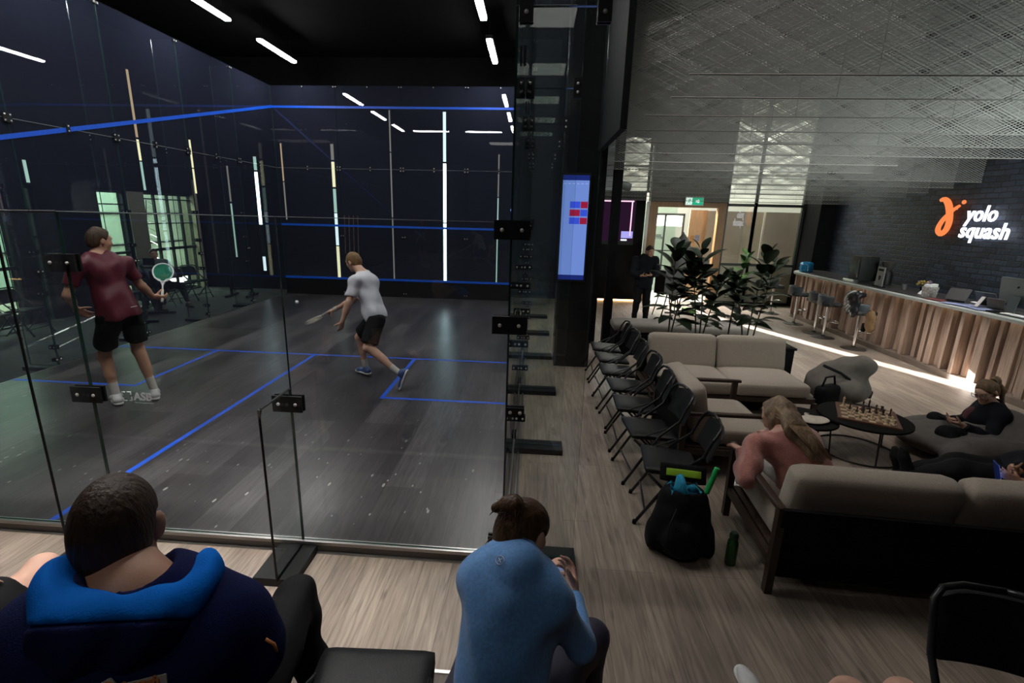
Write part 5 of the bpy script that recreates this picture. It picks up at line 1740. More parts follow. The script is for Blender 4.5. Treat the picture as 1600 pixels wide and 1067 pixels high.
def shoe(name, an, toe, m, msole, par, s=1.0, up=(0, 0, 1)):
    """an = ankle; toe = direction the toe points; sole lies below the ankle"""
    an = V(an); d = nz(toe); u = V(up); u = (u - d * u.dot(d)).normalized(); r = d.cross(u)
    b = an - u * .085 * s
    up_ = [('c', b - d * .045 * s + u * .040 * s, b + d * .13 * s + u * .030 * s, .040 * s, .036 * s, .03 * s, u, .85), ('c', b - d * .045 * s + u * .05 * s, an - d * .01, .040 * s, .044 * s, .03 * s), ('c', b + d * .13 * s + u * .026 * s, b + d * .175 * s + u * .022 * s, .038 * s, .030 * s, .03 * s, u, .8)]
    F = field(up_, .006, .05); F.prims(up_)
    F.prim(('c', an - d * .008, an + u * .08 * s, .033 * s, .036 * s, .01), 0, True)
    F.cut(b + u * .016 * s, -u, .004)
    o = F.build(name, m, par)
    so = [('c', b - d * .05 * s + u * .012 * s, b + d * .06 * s + u * .012 * s, .044 * s, .040 * s, .02 * s), ('c', b + d * .06 * s + u * .012 * s, b + d * .172 * s + u * .014 * s, .040 * s, .040 * s, .02 * s)]
    S = field(so, .006, .04); S.prims(so); S.cut(b + u * .026 * s, u, .004); S.cut(b, -u, .004)
    S.build('sole', msole, o)
    lm = MB()
    for k in range(4):
        p = b + d * (.03 + .025 * k) * s + u * (.074 - .008 * k) * s
        lm.tube([p - r * .022 * s, p + u * .006, p + r * .022 * s], .0032, 6)
    lm.build('lace', msole, o, smooth=True)
    return o


def sock(an, kn, m, par, top=.3, r=.041):
    an, kn = V(an), V(kn)
    d = kn - an
    ps = [('c', an - d.normalized() * .03, an + d * top, r, r + .004, .01)]
    F = field(ps, .006, .04); F.prims(ps); F.cut(an + d * top, d, .004)
    return F.build('sock', m, par)


def racket(label, grip, d, face_n, frame_m, string_m, grip_m, L=.68):
    """grip = butt of the handle, d = towards the head, face_n = normal of the strings"""
    d = nz(d); n = V(face_n); n = (n - d * n.dot(d)).normalized(); a = d.cross(n)
    t = thing('racket', label, 'racket', grip, 0)
    c = d * (L - .165)
    MB().tube([d * .0, d * .20], [.0145, .0135], 10).build('grip', grip_m, t, smooth=True)
    th = c - d * .16
    MB().tube([d * .19, d * .27, th - d * .02 + a * .0], [.009, .009, .008], 8).tube([d * .27, th + a * .03 + d * .03, c - d * .10 + a * .088], .007, 8).tube([d * .27, th - a * .03 + d * .03, c - d * .10 - a * .088], .007, 8).build('shaft', frame_m, t, smooth=True)
    pts = []
    for i in range(40):
        q = 2 * PI * i / 40
        w = .105 * (1 + .10 * math.cos(q))
        pts.append(c + d * (.165 * math.cos(q)) + a * (w * math.sin(q)))
    MB().tube(pts, .0085, 8, closed=True).build('frame', frame_m, t, smooth=True)
    mb = MB()
    for i in range(-9, 10):
        x = i * .0105; hh = .16 * math.sqrt(max(0, 1 - (x / .108) ** 2))
        mb.cyl(c + a * x - d * hh, c + a * x + d * hh, .0014, 4)
    for i in range(-14, 15):
        y = i * .011; w = .105 * math.sqrt(max(0, 1 - (y / .165) ** 2))
        mb.cyl(c + d * y - a * w, c + d * y + a * w, .0014, 4)
    o = mb.build('strings', string_m, t); o['kind'] = 'stuff'
    return t


# ---------------------------------------------------------------- player in maroon, back to the camera
M_MAROON = mat('maroon_shirt', (.105, .010, .024), .5, noise=.12, nscale=6, bump=.7, bscale=9, stretch=(1, 1, .5))
M_BSHORT = mat('black_shorts', (.005, .005, .006), .8, spec=.2, noise=.2, nscale=8)
M_HBROWN = hairmat('hair_brown', (.055, .032, .020), None)
M_WSHOE = mat('white_shoe', (.62, .62, .62), .5, noise=.12, nscale=30)
M_WSOLE = mat('white_sole', (.75, .75, .74), .5)
M_SOCK = mat('white_sock', (.55, .52, .48), .9, bump=.3, bscale=200)
JA = dict(pelvis=(2.052, 2.120, 1.054), neck=(1.936, 2.100, 1.651), head=(1.941, 2.160, 1.814), hf=(.34, .92, -.16), hu=(.0, .0, 1),
          shL=(1.907, 1.880, 1.565), shR=(2.028, 2.320, 1.553), elL=(1.829, 1.800, 1.280), wrL=(1.665, 2.020, 1.080), elR=(2.078, 2.450, 1.296), wrR=(2.087, 2.600, 1.139),
          hipL=(2.032, 2.020, 1.024), hipR=(2.081, 2.240, 1.003), knL=(1.811, 2.100, 0.549), knR=(2.066, 2.280, 0.584), anL=(1.905, 2.06, .10), anR=(2.19, 2.27, .10))
A = Body(JA, 1.06); A.hairm = M_HBROWN
PA = person('player in maroon T-shirt and black shorts standing with his back turned', A, M_SKIN, .007,
            {'L': dict(d=(.30, .70, -.55), n=(.5, -.5, .3), curl=(.5, .5, .5, .5)), 'R': dict(d=(.55, .45, -.12), n=(-.30, .55, .55), curl=(.85, .9, .95, 1.0), thumb=.9)})
tee = shirt('t_shirt', A, M_MAROON, PA, .020, (.66, .66), .008, .075, .006, 4, (5, 5, 4), loose=.05)
shorts('shorts', A, M_BSHORT, PA, (.74, .74), .012, .008, .06, .004, 3)
hair('hair', A, M_HBROWN, PA, .010, .052, -.045, extra=[('c', V(JA['head']) + A.F * .05 + A.U * .092, V(JA['head']) - A.F * .05 + A.U * .105, .022, .02, .03)])
ft = V(.30, .95, 0)
for q, an, kn, dr in (('L', JA['anL'], JA['knL'], (-.80, .60, 0)), ('R', JA['anR'], JA['knR'], (-.60, .80, 0))):
    sock(an, kn, M_SOCK, PA, .34)
    shoe('shoe', an, dr, M_WSHOE, M_WSOLE, PA, 1.08)
bpy.context.view_layer.update()
pk, pn = surf(tee, V(JA['pelvis']) + A.ha * .05 + A.t * .03, A.hf, .002)
MB().bar(pk - A.ha * .035, pk + A.ha * .035 + A.t * .008, .004, .006).build('reflective_tab', M_WSOLE, PA)
gR = V(JA['wrR']) + V(.55, .45, -.12).normalized() * .085
rd = ((1.908, 3.050, 1.456)); rdv = V(rd) - gR
racket('squash racket with white frame and green strings held up by the player in maroon', gR - rdv.normalized() * .07, rdv, (.55, -.75, .2), mat('white_frame', (.7, .7, .7), .35), mat('green_string', (.01, .42, .24), .5), mat('white_grip', (.6, .58, .56), .7))

# ---------------------------------------------------------------- young player in white
M_WHITET = mat('white_shirt', (.62, .63, .70), .8, noise=.06, nscale=6, bump=.8, bscale=9, stretch=(1, 1, .6))
M_HBLOND = hairmat('hair_blond', (.20, .115, .05), None)
M_NAVYSH = mat('navy_shoe', (.05, .09, .24), .5, noise=.3, nscale=30)
JB = dict(pelvis=(4.537, 3.220, 0.892), neck=(4.361, 3.340, 1.404), head=(4.213, 3.420, 1.547), hf=(-.90, .36, -.38), hu=(-.42, .1, .9),
          shL=(4.329, 3.160, 1.312), shR=(4.430, 3.440, 1.262), elL=(4.264, 3.060, 1.076), wrL=(4.176, 3.040, 0.833), elR=(4.127, 3.600, 1.013), wrR=(3.791, 3.720, 0.837),
          hipL=(4.584, 3.120, 0.848), hipR=(4.502, 3.320, 0.820), knL=(4.517, 2.960, 0.528), knR=(4.255, 3.400, 0.540), anL=(4.925, 2.920, 0.216), anR=(4.307, 3.420, 0.114))
B_ = Body(JB, .98); B_.hairm = M_HBLOND
PB = person('young fair-haired player in white T-shirt and black shorts reaching for the ball with his racket', B_, M_SKINP, .0065,
            {'L': dict(d=(-.25, .05, -.95), n=(-.75, .5, .2), curl=(.35, .4, .45, .5)), 'R': dict(d=(-.8, .4, -.25), n=(.1, .3, -.9), curl=(.9, .95, 1.0, 1.0), thumb=.9)})
shirt('t_shirt', B_, M_WHITET, PB, .020, (.72, .72), .008, .07, .007, 7, (5, 5, 5), loose=.014)
shorts('shorts', B_, M_BSHORT, PB, (.86, .80), .018, .008, .05, .004, 6)
hair('hair', B_, M_HBLOND, PB, .013, .070, -.052, warp=.004)
for q, dr, up in (('R', (-.85, .45, -.05), (0, 0, 1)), ('L', (.05, -.30, -.95), (-.92, -.1, .1))):
    sock(JB['an' + q], JB['kn' + q], M_SOCK, PB, .30, .037)
shoe('shoe', JB['anR'], (-.80, .55, -.02), M_NAVYSH, M_WSOLE, PB, 1.0)
shoe('shoe', JB['anL'], (-.35, .05, -.90), M_NAVYSH, M_WSOLE, PB, 1.0, (-.85, .1, .45))
wv = (V(JB['elR']) - V(JB['wrR'])).normalized()
MB().tube([V(JB['wrR']) + wv * .02, V(JB['wrR']) + wv * .075], .0345, 14).build('wristband', M_SOCK, PB, smooth=2)
gB = V(JB['wrR']) + V(-.8, .4, -.25).normalized() * .08
rb_ = V((3.362, 3.900, 0.608)) - gB
racket('squash racket with pale frame held low by the young player in white', gB - rb_.normalized() * .07, rb_, (.25, -.05, .95), mat('cream_frame', (.62, .60, .50), .4), mat('pale_string', (.6, .6, .5), .6), MATS['white_grip'], .60)

# ---------------------------------------------------------------- man in the blue hoodie, nearest the camera
M_HOOD = mat('navy_hoodie', (.006, .010, .060), .9, spec=.15, noise=.2, nscale=10, bump=.25, bscale=250)
M_HOODL = mat('bright_blue_hood', (.0, .13, .55), .85, spec=.1, noise=.15, nscale=8, bump=.2, bscale=250)
M_HDARK = hairmat('hair_dark', (.042, .024, .015), None, (70, 70, 10))
M_TROUS = mat('black_trousers', (.005, .005, .006), .8, spec=.2, noise=.2, nscale=8)
JC = dict(pelvis=(5.68, -2.10, .72), neck=(5.727, -1.990, 1.404), head=(5.642, -1.910, 1.491), hf=(-.44, .88, -.22), hu=(-.02, .15, 1),
          shL=(5.616, -2.046, 1.336), shR=(5.893, -1.967, 1.289), elL=(5.36, -1.86, .98), wrL=(5.44, -1.58, .88), elR=(5.937, -1.942, 1.215), wrR=(5.66, -1.58, .96),
          hipL=(5.58, -2.02, .72), hipR=(5.78, -2.02, .72), knL=(5.46, -1.50, .72), knR=(5.662, -1.254, 0.700), anL=(5.44, -1.40, .26), anR=(5.78, -1.36, .26))
C_ = Body(JC, 1.06, .022, hs=.90); C_.hairm = M_HDARK
PC = person('man in a navy hoodie with bright blue hood, sitting nearest the camera', C_, M_SKIN, .006,
            {'L': dict(d=(.5, .8, -.2), n=(0, 0, -1)), 'R': dict(d=(-.8, .5, .1), n=(0, 0, -1))})
sh_ = shirt('hoodie', C_, M_HOOD, PC, .028, (.95, .95), .008, .12, .006, 5, (5, 5, 5), long_=True, loose=.02)
# the hood lies folded on the shoulders, lining outward
nk = V(JC['neck']); hp = []
for i in range(15):
    a = -2.0 + 4.0 * i / 14
    hp.append(nk + C_.a * (.132 * math.sin(a) + .012) - C_.f * (.100 * math.cos(a) + .005) + C_.t * (.026 - .024 * math.cos(a)))
HN = (C_.t + C_.f * .75).normalized(); HP = nk - C_.f * .10 - C_.t * .012
for nm, m_, sg_, of in (('hood_lining', M_HOODL, -1, 0), ('hood', M_HOOD, 1, .001)):
    F = field([('c', hp[0], hp[-1], .06, .06, .02)] + [('c', a, b, .05, .05, .02) for a, b in zip(hp, hp[1:])], .006, .07)
    for i, (a, b) in enumerate(zip(hp, hp[1:])):
        r0, r1 = [.024 + .014 * math.sin(PI * q / 14) + of for q in (i, i + 1)]
        F.prim(('c', a, b, r0, r1, .02))
    F.prim(('e', nk - C_.f * .118 - C_.t * .045, (.12, .045, .08), (C_.a, C_.f, C_.t), .05), of)
    F.warp(.004, (8, 8, 8), 2)
    F.cut(HP, HN * sg_, .006)
    F.build(nm, m_, PC)
shorts('trousers', C_, M_TROUS, PC, (.95, .95), .020, .009, .10, .005, 9, full=True)
hair('hair', C_, M_HDARK, PC, .008, .036, -.075, .005, .0020, extra=[('c', V(JC['head']) - C_.F * .056 - C_.U * .05, V(JC['head']) - C_.F * .05 - C_.U * .078, .048, .040, .03)])
for q in 'LR':
    shoe('shoe', JC['an' + q], (.05, 1, 0), M_BSHORT, M_WSOLE, PC, 1.05)
# print on the back of the hoodie: a player with a racket and the word squash
M_PRT = mat('print_white', (.40, .38, .34), .7)
M_PRO = mat('print_orange', (.55, .20, .06), .7)
bpy.context.view_layer.update()
bo, bn = surf(sh_, (5.785, -2.165, 1.325), C_.f * .8 - C_.t * .6, .002)
BM = basis(C_.a, C_.t - bn * C_.t.dot(bn), bo) @ Matrix.Scale(.68, 4)
mb = MB()
mb.sphere(BM @ V(.035, .030, 0), .010, 10, 8)
mb.tube([BM @ V(x, y, 0) for x, y in ((.03, .018), (.012, .0), (.03, -.022), (.02, -.05))], [.008, .010, .009, .006], 8, flat=.5)
mb.tube([BM @ V(x, y, 0) for x, y in ((.012, .0), (-.03, -.018), (-.055, -.04))], [.008, .007, .004], 8, flat=.5)
mb.tube([BM @ V(x, y, 0) for x, y in ((.03, .015), (.052, -.004), (.07, .004))], [.005, .005, .004], 8, flat=.5)
mb.build('back_print', M_PRO, PC, smooth=True)
MB().tube([BM @ V(x, y, -.003) for x, y in ((-.065, -.045), (-.035, -.008), (.0, .012), (.018, .03), (.036, .044), (.05, .03), (.045, .012))], .0045, 8).build('back_print', M_PRT, PC, smooth=True)
text('back_print', 'Squash', .034, .003, BM @ Matrix.Translation((.062, .012, .0)) @ Matrix.Rotation(.2, 4, 'Z'), M_PRO, PC, bold=.0015, shear=.15)
MB().bar(BM @ V(.060, .008, -.004), BM @ V(.172, .034, -.004), .003, .030, BM.to_3x3() @ V(0, 1, 0)).build('back_print', M_PRT, PC)
em = V(JC['shR']).lerp(V(JC['elR']), .82) + (C_.a * .5 - C_.f * .5 + C_.t * .5).normalized() * .085
MB().tube([em, em + C_.t * -.012 + C_.a * .018, em + C_.t * -.03 + C_.a * .024], .0035, 6).build('sleeve_badge', M_PRO, PC, smooth=True)

# ---------------------------------------------------------------- woman in the light blue top
M_LBLUE = mat('light_blue_top', (.12, .30, .62), .75, noise=.18, nscale=120, bump=.45, bscale=11, sheen=.2, stretch=(1, 1, .8))
M_LBLUES = mat('pale_blue_seam', (.22, .42, .70), .7)
M_HWOM = hairmat('hair_chestnut', (.065, .034, .016), None, (55, 55, 9))
M_LEGG = mat('aubergine_leggings', (.030, .028, .050), .6, noise=.1, nscale=12)
JD = dict(pelvis=(6.49, -1.66, .70), neck=(6.520, -1.539, 1.179), head=(6.537, -1.456, 1.216), hf=(.52, .72, -.46), hu=(.10, .35, .93),
          shL=(6.410, -1.526, 1.098), shR=(6.635, -1.572, 1.060), elL=(6.46, -1.26, .90), wrL=(6.613, -1.227, 0.881), elR=(6.729, -1.541, 0.877), wrR=(6.719, -1.348, 0.907),
          hipL=(6.39, -1.60, .69), hipR=(6.57, -1.62, .69), knL=(6.44, -1.18, .66), knR=(6.800, -1.305, 0.665), anL=(6.42, -1.14, .24), anR=(6.80, -1.30, .24))
D_ = Body(JD, .96, 0, True); D_.hairm = M_HWOM
JD['belly'] = V(JD['pelvis']) + D_.t * .20 - D_.f * .03
D_ = Body(JD, .95, .0, True, hs=.90); D_.hairm = M_HWOM
hL = V((6.677, -1.219, 0.855)) - V(JD['wrL']); hR = V((6.687, -1.249, 0.895)) - V(JD['wrR'])
PD_ = person('woman in a light blue long-sleeved top looking down at her phone', D_, M_SKINP, .0048,
             {'L': dict(d=(.75, .45, .25), n=(.35, -.3, -.75), curl=(.55, .65, .7, .75), thumb=.3, s=.95), 'R': dict(d=(-.10, .55, .55), n=(-.75, -.25, .3), curl=(.5, .6, .65, .7), thumb=.5, s=.95)})
top_ = shirt('top', D_, M_LBLUE, PD_, .009, (.92, .92), .0065, .13, .0035, 8, (6, 6, 6), long_=True, loose=-.008, stand=.040)
nk = V(JD['neck'])
shorts('leggings', D_, M_LEGG, PD_, (.96, .96), .010, .0075, .07, .002, 4, full=True)
hd = V(JD['head'])
bun = hd - D_.F * .092 + D_.U * .075
hair('hair', D_, M_HWOM, PD_, .012, .066, -.085, .005, .003, extra=[('e', bun, (.034, .030, .032), (D_.R, D_.F, D_.U), .018), ('c', bun - D_.R * .02, bun - D_.F * .012 - D_.R * .05 - D_.U * .02, .02, .014, .02)])
mb = MB(); r_ = random.Random(3)
for k in range(60):      # loose strands at bun and nape
    a = r_.uniform(-1.2, 1.2); p0 = bun + (D_.R * r_.uniform(-.03, .03) + D_.U * r_.uniform(-.02, .02))
    if k % 2:
        p0 = hd - D_.F * .075 - D_.U * r_.uniform(.03, .07) + D_.R * r_.uniform(-.06, .045)
        p1 = p0 - D_.U * r_.uniform(.03, .07) - D_.F * .012 + D_.R * r_.uniform(-.02, .01)
    else:
        p1 = p0 - D_.F * r_.uniform(0, .03) + D_.R * r_.uniform(-.06, .02) - D_.U * r_.uniform(-.01, .07)
    mb.tube([p0, (p0 + p1) / 2 - D_.F * .01, p1], [.0016, .0012, .0006], 4)
mb.build('stray_hair', M_HWOM, PD_)['kind'] = 'stuff'
MB().tube([bun + D_.F * .012 + (D_.R * math.cos(q) + D_.U * math.sin(q)) * .030 for q in [2 * PI * i / 20 for i in range(20)]], .004, 6, closed=True).build('hair_tie', M_BLACK, PD_, smooth=True)
# ring logo below the collar
bpy.context.view_layer.update()
lc, ln_ = surf(top_, nk - D_.a * .034 - D_.f * .06 + D_.t * .0, D_.f * .7 - D_.t * .7, .002)
LM = basis(D_.a - ln_ * D_.a.dot(ln_), D_.t - ln_ * D_.t.dot(ln_), lc)
nd = (V(JD['head']) - D_.U * .05 - nk).normalized(); b0 = nk + D_.f * .012
e1 = D_.a; e2 = nd.cross(e1)
for zz, rr_ in ((.036, .0685), (-.020, .0775)):
    MB().tube([b0 + nd * (zz - .01 * math.cos(q)) + (e1 * math.cos(q) + e2 * math.sin(q)) * rr_ for q in [2 * PI * i / 36 for i in range(36)]], .0028, 6, closed=True).build('collar_seam', mat('blue_seam', (.03, .09, .24), .7), PD_, smooth=True)
mb = MB().tube([LM @ V(.0165 * math.cos(q), .0115 * math.sin(q), 0) for q in [2 * PI * i / 28 for i in range(28)]], .0011, 6, closed=True)
for s in (-1, 1):
    mb.tube([LM @ V(.006 * (-1 + 2 * i / 6), s * (.0055 - .0045 * (1 - ((i - 3) / 3) ** 2)), .0005) for i in range(7)], .0014, 5)
mb.build('ring_logo', mat('logo_silver', (.55, .62, .7), .5), PD_)
MB().tube([V(JD['shR']).lerp(V(JD['elR']), .25) + D_.a * .052 + D_.f * .02, V(JD['shR']).lerp(V(JD['elR']), .7) + D_.a * .050 + D_.f * .012, V(JD['elR']) + D_.a * .045 + D_.f * .01], .006, 6, flat=.3).build('sleeve_seam', M_LBLUES, PD_, smooth=True)
for q in 'LR':
    shoe('shoe', JD['an' + q], (.15, 1, 0), M_WSHOE, M_WSOLE, PD_, .92)
# her phone
pc = V((6.676, -1.228, 0.862))
t = thing('phone', 'phone with a lit landscape screen in the hands of the woman in light blue', 'phone', pc, 0)
PM = basis((.86, .38, -.15), (-.20, .62, .72), (0, 0, 0))
mb = MB().rbox((0, 0, 0), (.076, .150, .009), .004, 3, rot=(PM.to_3x3() @ Matrix.Rotation(1.15, 3, 'Z')))
mb.build('case', mat('amber_case', (.30, .24, .16), .3), t, smooth=2)
PR = PM.to_3x3() @ Matrix.Rotation(1.15, 3, 'Z')
mb = MB().rbox(PR @ V(0, 0, .0050), (.068, .140, .0012), .0005, 1, rot=PR)
m_ = emis('phone_picture', (.10, .13, .22), 1.0)
nt = m_.node_tree; tc = nt.nodes.new('ShaderNodeTexCoord'); nn = nt.nodes.new('ShaderNodeTexNoise'); nn.inputs['Scale'].default_value = 22; cr = nt.nodes.new('ShaderNodeValToRGB')
cr.color_ramp.elements[0].position = .4; cr.color_ramp.elements[0].color = (.10, .10, .06, 1); cr.color_ramp.elements[1].position = .6; cr.color_ramp.elements[1].color = (.16, .20, .42, 1)
nt.links.new(tc.outputs['Object'], nn.inputs['Vector']); nt.links.new(nn.outputs['Fac'], cr.inputs[0]); nt.links.new(cr.outputs[0], nt.nodes['Emission'].inputs[0])
mb.build('screen', m_, t)

# ---------------------------------------------------------------- woman in the pink jumper on the near sofa
M_PINK = mat('pink_knit', (.43, .17, .145), .95, noise=.2, nscale=30, bump=.5, bscale=160, sheen=.4)
M_HFAIR = hairmat('hair_fair', (.21, .145, .095), None, (50, 50, 6))
M_PALEJ = mat('pale_jeans', (.38, .35, .33), .8, noise=.15, nscale=14)
JE = dict(pelvis=(8.54, .42, .40), neck=(8.330, 0.520, 0.730), head=(8.320, 0.620, 0.838), hf=(-.45, .86, -.25), hu=(-.05, .25, .96),
          shL=(8.135, 0.460, 0.640), shR=(8.550, 0.580, 0.595), elL=(8.033, 0.300, 0.476), wrL=(8.127, 0.620, 0.529), elR=(8.66, .80, .55), wrR=(8.50, 1.0, .5),
          hipL=(8.42, .48, .38), hipR=(8.60, .48, .38), knL=(8.36, .98, .38), knR=(8.72, .96, .40), anL=(8.34, 1.02, .02), anR=(8.74, 1.05, .02))
E_ = Body(JE, .96, .012, True); E_.hairm = M_HFAIR
PE = person('woman with long fair hair in a pink jumper on the near sofa', E_, M_SKINP, .008,
            {'L': dict(d=(-.5, .7, .1), n=(0, 0, -1)), 'R': dict(d=(-.3, .9, -.1), n=(0, 0, -1))})
shirt('jumper', E_, M_PINK, PE, .026, (.92, .92), .009, .12, .006, 5, (6, 6, 6), long_=True, loose=.01)
shorts('jeans', E_, M_PALEJ, PE, (.95, .95), .012, .009, .05, .003, 4, full=True)
hd = V(JE['head'])
bk_ = [hd - E_.F * .085 + E_.U * .03, V(JE['neck']) - E_.f * .125 + E_.t * .04, V(JE['neck']) - E_.f * .175 - E_.t * .12 + E_.a * .0, V(JE['neck']) - E_.f * .175 - E_.t * .22 + E_.a * .01]
lh = [('c', bk_[0], bk_[1], .070, .078, .04, E_.f, .6), ('c', bk_[1], bk_[2], .078, .066, .04, E_.f, .5), ('c', bk_[2], bk_[3], .064, .024, .04, E_.f, .45),
      ('c', hd - E_.F * .02 + E_.R * .07, hd + E_.R * .085 - E_.U * .14 - E_.F * .05, .030, .026, .03), ('c', hd - E_.F * .0 - E_.R * .072, hd - E_.R * .082 - E_.U * .12 - E_.F * .03, .028, .022, .03)]
hair('hair', E_, M_HFAIR, PE, .014, .066, -.12, .007, .005, extra=lh, frq=(14, 14, 2))
mb = MB(); r_ = random.Random(8)
for k in range(150):
    a = r_.uniform(-1, 1)
    p0 = hd - E_.F * (.088 - .05 * a * a) + E_.R * (a * .075) + E_.U * r_.uniform(-.02, .07)
    lo_ = r_.uniform(.55, 1.25)
    p1 = bk_[1] + E_.a * (a * .075) - E_.f * .048
    p2 = bk_[2].lerp(bk_[3], lo_ - .25) + E_.a * (a * .062) - E_.f * .036
    mb.tube([p0, p0.lerp(p1, .5) - E_.F * .01, p1, p1.lerp(p2, .5) - E_.F * .006, p2], [.004, .005, .0045, .0035, .001], 4)
o = mb.build('hair_strands', hairmat('hair_fair_light', (.30, .20, .12), None, (50, 50, 6)), PE, smooth=True); o['kind'] = 'stuff'
for q in 'LR':
    shoe('shoe', JE['an' + q], (0, 1, 0), M_WSHOE, M_WSOLE, PE, .92)

# ---------------------------------------------------------------- woman with glasses on the beanbag
M_NAVYJ = mat('dark_jacket', (.007, .008, .012), .85, spec=.2, noise=.2, nscale=10)
M_MAUVE = mat('wine_top', (.09, .022, .032), .8, noise=.2, nscale=10)
M_HPONY = hairmat('hair_light_brown', (.17, .105, .06), None, (50, 50, 6))
JF = dict(pelvis=(11.240, 2.200, 0.013), neck=(11.237, 2.220, 0.402), head=(11.136, 2.200, 0.563), hf=(-.82, -.30, -.45), hu=(-.35, -.05, .93),
          shL=(11.201, 2.060, 0.342), shR=(11.323, 2.400, 0.290), elL=(11.073, 1.960, 0.120), wrL=(10.829, 2.020, 0.264), elR=(11.227, 2.450, 0.117), wrR=(10.892, 2.200, 0.237),
          hipL=(11.116, 2.080, 0.036), hipR=(11.306, 2.320, -0.027), knL=(10.648, 1.950, 0.196), knR=(10.814, 2.300, 0.196), anL=(10.689, 1.800, 0.075), anR=(10.944, 2.250, -0.029))
F_ = Body(JF, .96, .03, True); F_.hairm = M_HPONY
PF = person('woman with glasses and ponytail in a dark jacket on the beanbag', F_, M_SKINP, .007,
            {'L': dict(d=(-.9, .25, .1), n=(.1, .4, .8), curl=(.5, .55, .6, .65)), 'R': dict(d=(-.8, -.45, .1), n=(.1, -.3, .85), curl=(.5, .55, .6, .65))})
shirt('jacket', F_, M_NAVYJ, PF, .024, (.9, .9), .009, .10, .005, 6, (6, 6, 6), long_=True, loose=.02)
ch = V(JF['neck']) - F_.t * .16 + F_.f * .135
MB().sphere(ch, (.06, .07, .13), 14, 10).build('wine_top', M_MAUVE, PF, smooth=True)
shorts('trousers', F_, M_TROUS, PF, (.95, .95), .016, .009, .08, .004, 4, full=True)
hd = V(JF['head'])
tail = hd - F_.F * .10 + F_.U * .045
hair('hair', F_, M_HPONY, PF, .012, .060, -.06, .006, .004, extra=[('c', tail + F_.F * .02, tail - F_.F * .045, .028, .030, .02), ('c', tail - F_.F * .045, tail - F_.F * .085 - F_.U * .14, .030, .034, .03), ('c', tail - F_.F * .085 - F_.U * .14, tail - F_.F * .06 - F_.U * .36, .034, .012, .03)], frq=(12, 12, 2))
MB().tube([tail - F_.F * .008 + (F_.R * math.cos(q) + F_.U * math.sin(q)) * .03 for q in [2 * PI * i / 18 for i in range(18)]], .006, 6, closed=True).build('hair_tie', M_BLACK, PF, smooth=True)
mb = MB()
for q in (-1, 1):
    c = hd + (F_.R * (q * .034) + F_.F * .108 + F_.U * .0)
    mb.tube([c + F_.R * .026 * math.cos(w_) + F_.U * .020 * math.sin(w_) for w_ in [2 * PI * i / 20 for i in range(20)]], .0022, 6, closed=True)
    mb.tube([c + F_.R * (q * .026), hd + F_.R * (q * .080) + F_.F * .075, hd + F_.R * (q * .083) - F_.F * .01 + F_.U * .004], .002, 6)
mb.tube([hd + F_.F * .112 - F_.R * .010, hd + F_.F * .116, hd + F_.F * .112 + F_.R * .010], .002, 6)
mb.build('glasses', M_BLACKM, PF, smooth=True)
for q in 'LR':
    shoe('shoe', JF['an' + q], (-1, .1, -.1), M_BSHORT, M_BSHORT, PF, .92)
pc = (V(JF['wrL']) + V(JF['wrR'])) / 2 + V(-.09, .0, .03)
t = thing('phone', 'dark phone in the hands of the woman with glasses', 'phone', pc, 0)
MB().rbox((0, 0, 0), (.075, .15, .009), .004, 2, rot=Euler((0, .5, .3))).build('case', M_BLACKM, t, smooth=2)

# ---------------------------------------------------------------- person stretched out on the near sofa
JG = dict(pelvis=(10.10, .62, .46), neck=(10.42, .22, .80), head=(10.50, .20, .98), hf=(-.9, .3, -.35), hu=(-.3, .1, .94),
          shL=(10.30, .06, .78), shR=(10.44, .42, .78), elL=(10.22, .30, .52), wrL=(9.858, 0.420, 0.507), elR=(10.25, .68, .60), wrR=(9.914, 0.500, 0.533),
          hipL=(10.06, .52, .44), hipR=(10.06, .70, .44), knL=(9.659, 0.620, 0.464), knR=(9.712, 0.740, 0.454), anL=(9.335, 0.700, 0.351), anR=(9.358, 0.800, 0.306))
G_ = Body(JG, 1.0, .01)
PG_ = person('person in black stretched out on the near sofa holding a blue phone', G_, M_SKIN, .008,
             {'L': dict(d=(-.75, .2, .35), n=(.1, .8, .3), curl=(.5, .55, .6, .65), s=.85), 'R': dict(d=(-.75, -.2, .4), n=(.1, -.8, .3), curl=(.5, .55, .6, .65), s=.85)}, face=False)
shirt('pullover', G_, M_NAVYJ, PG_, .024, (.92, .92), .010, .1, .004, 3, (6, 6, 6), long_=True)
shorts('trousers', G_, M_TROUS, PG_, (.97, .97), .022, .010, .1, .004, 6, full=True)
hair('hair', G_, M_HDARK, PG_, .012, .055, -.06, .008)
for q in 'LR':
    shoe('shoe', JG['an' + q], (-.35, .2, .9), M_BSHORT, M_BSHORT, PG_, 1.0, (-.9, 0, -.2))
t = thing('phone', 'blue-lit phone held by the person stretched out on the near sofa', 'phone', (9.732, 0.440, 0.555), 0)
PR = basis((.25, .8, .1), (-.35, 0, .95), (0, 0, 0)).to_3x3()
MB().rbox((0, 0, 0), (.074, .155, .009), .004, 2, rot=PR).build('case', mat('blue_case', (.03, .06, .30), .3), t, smooth=2)
MB().rbox(PR @ V(0, 0, .0052), (.066, .144, .001), .0004, 1, rot=PR).build('screen', emis('phone_blue', (.12, .22, .75), 1.0), t)

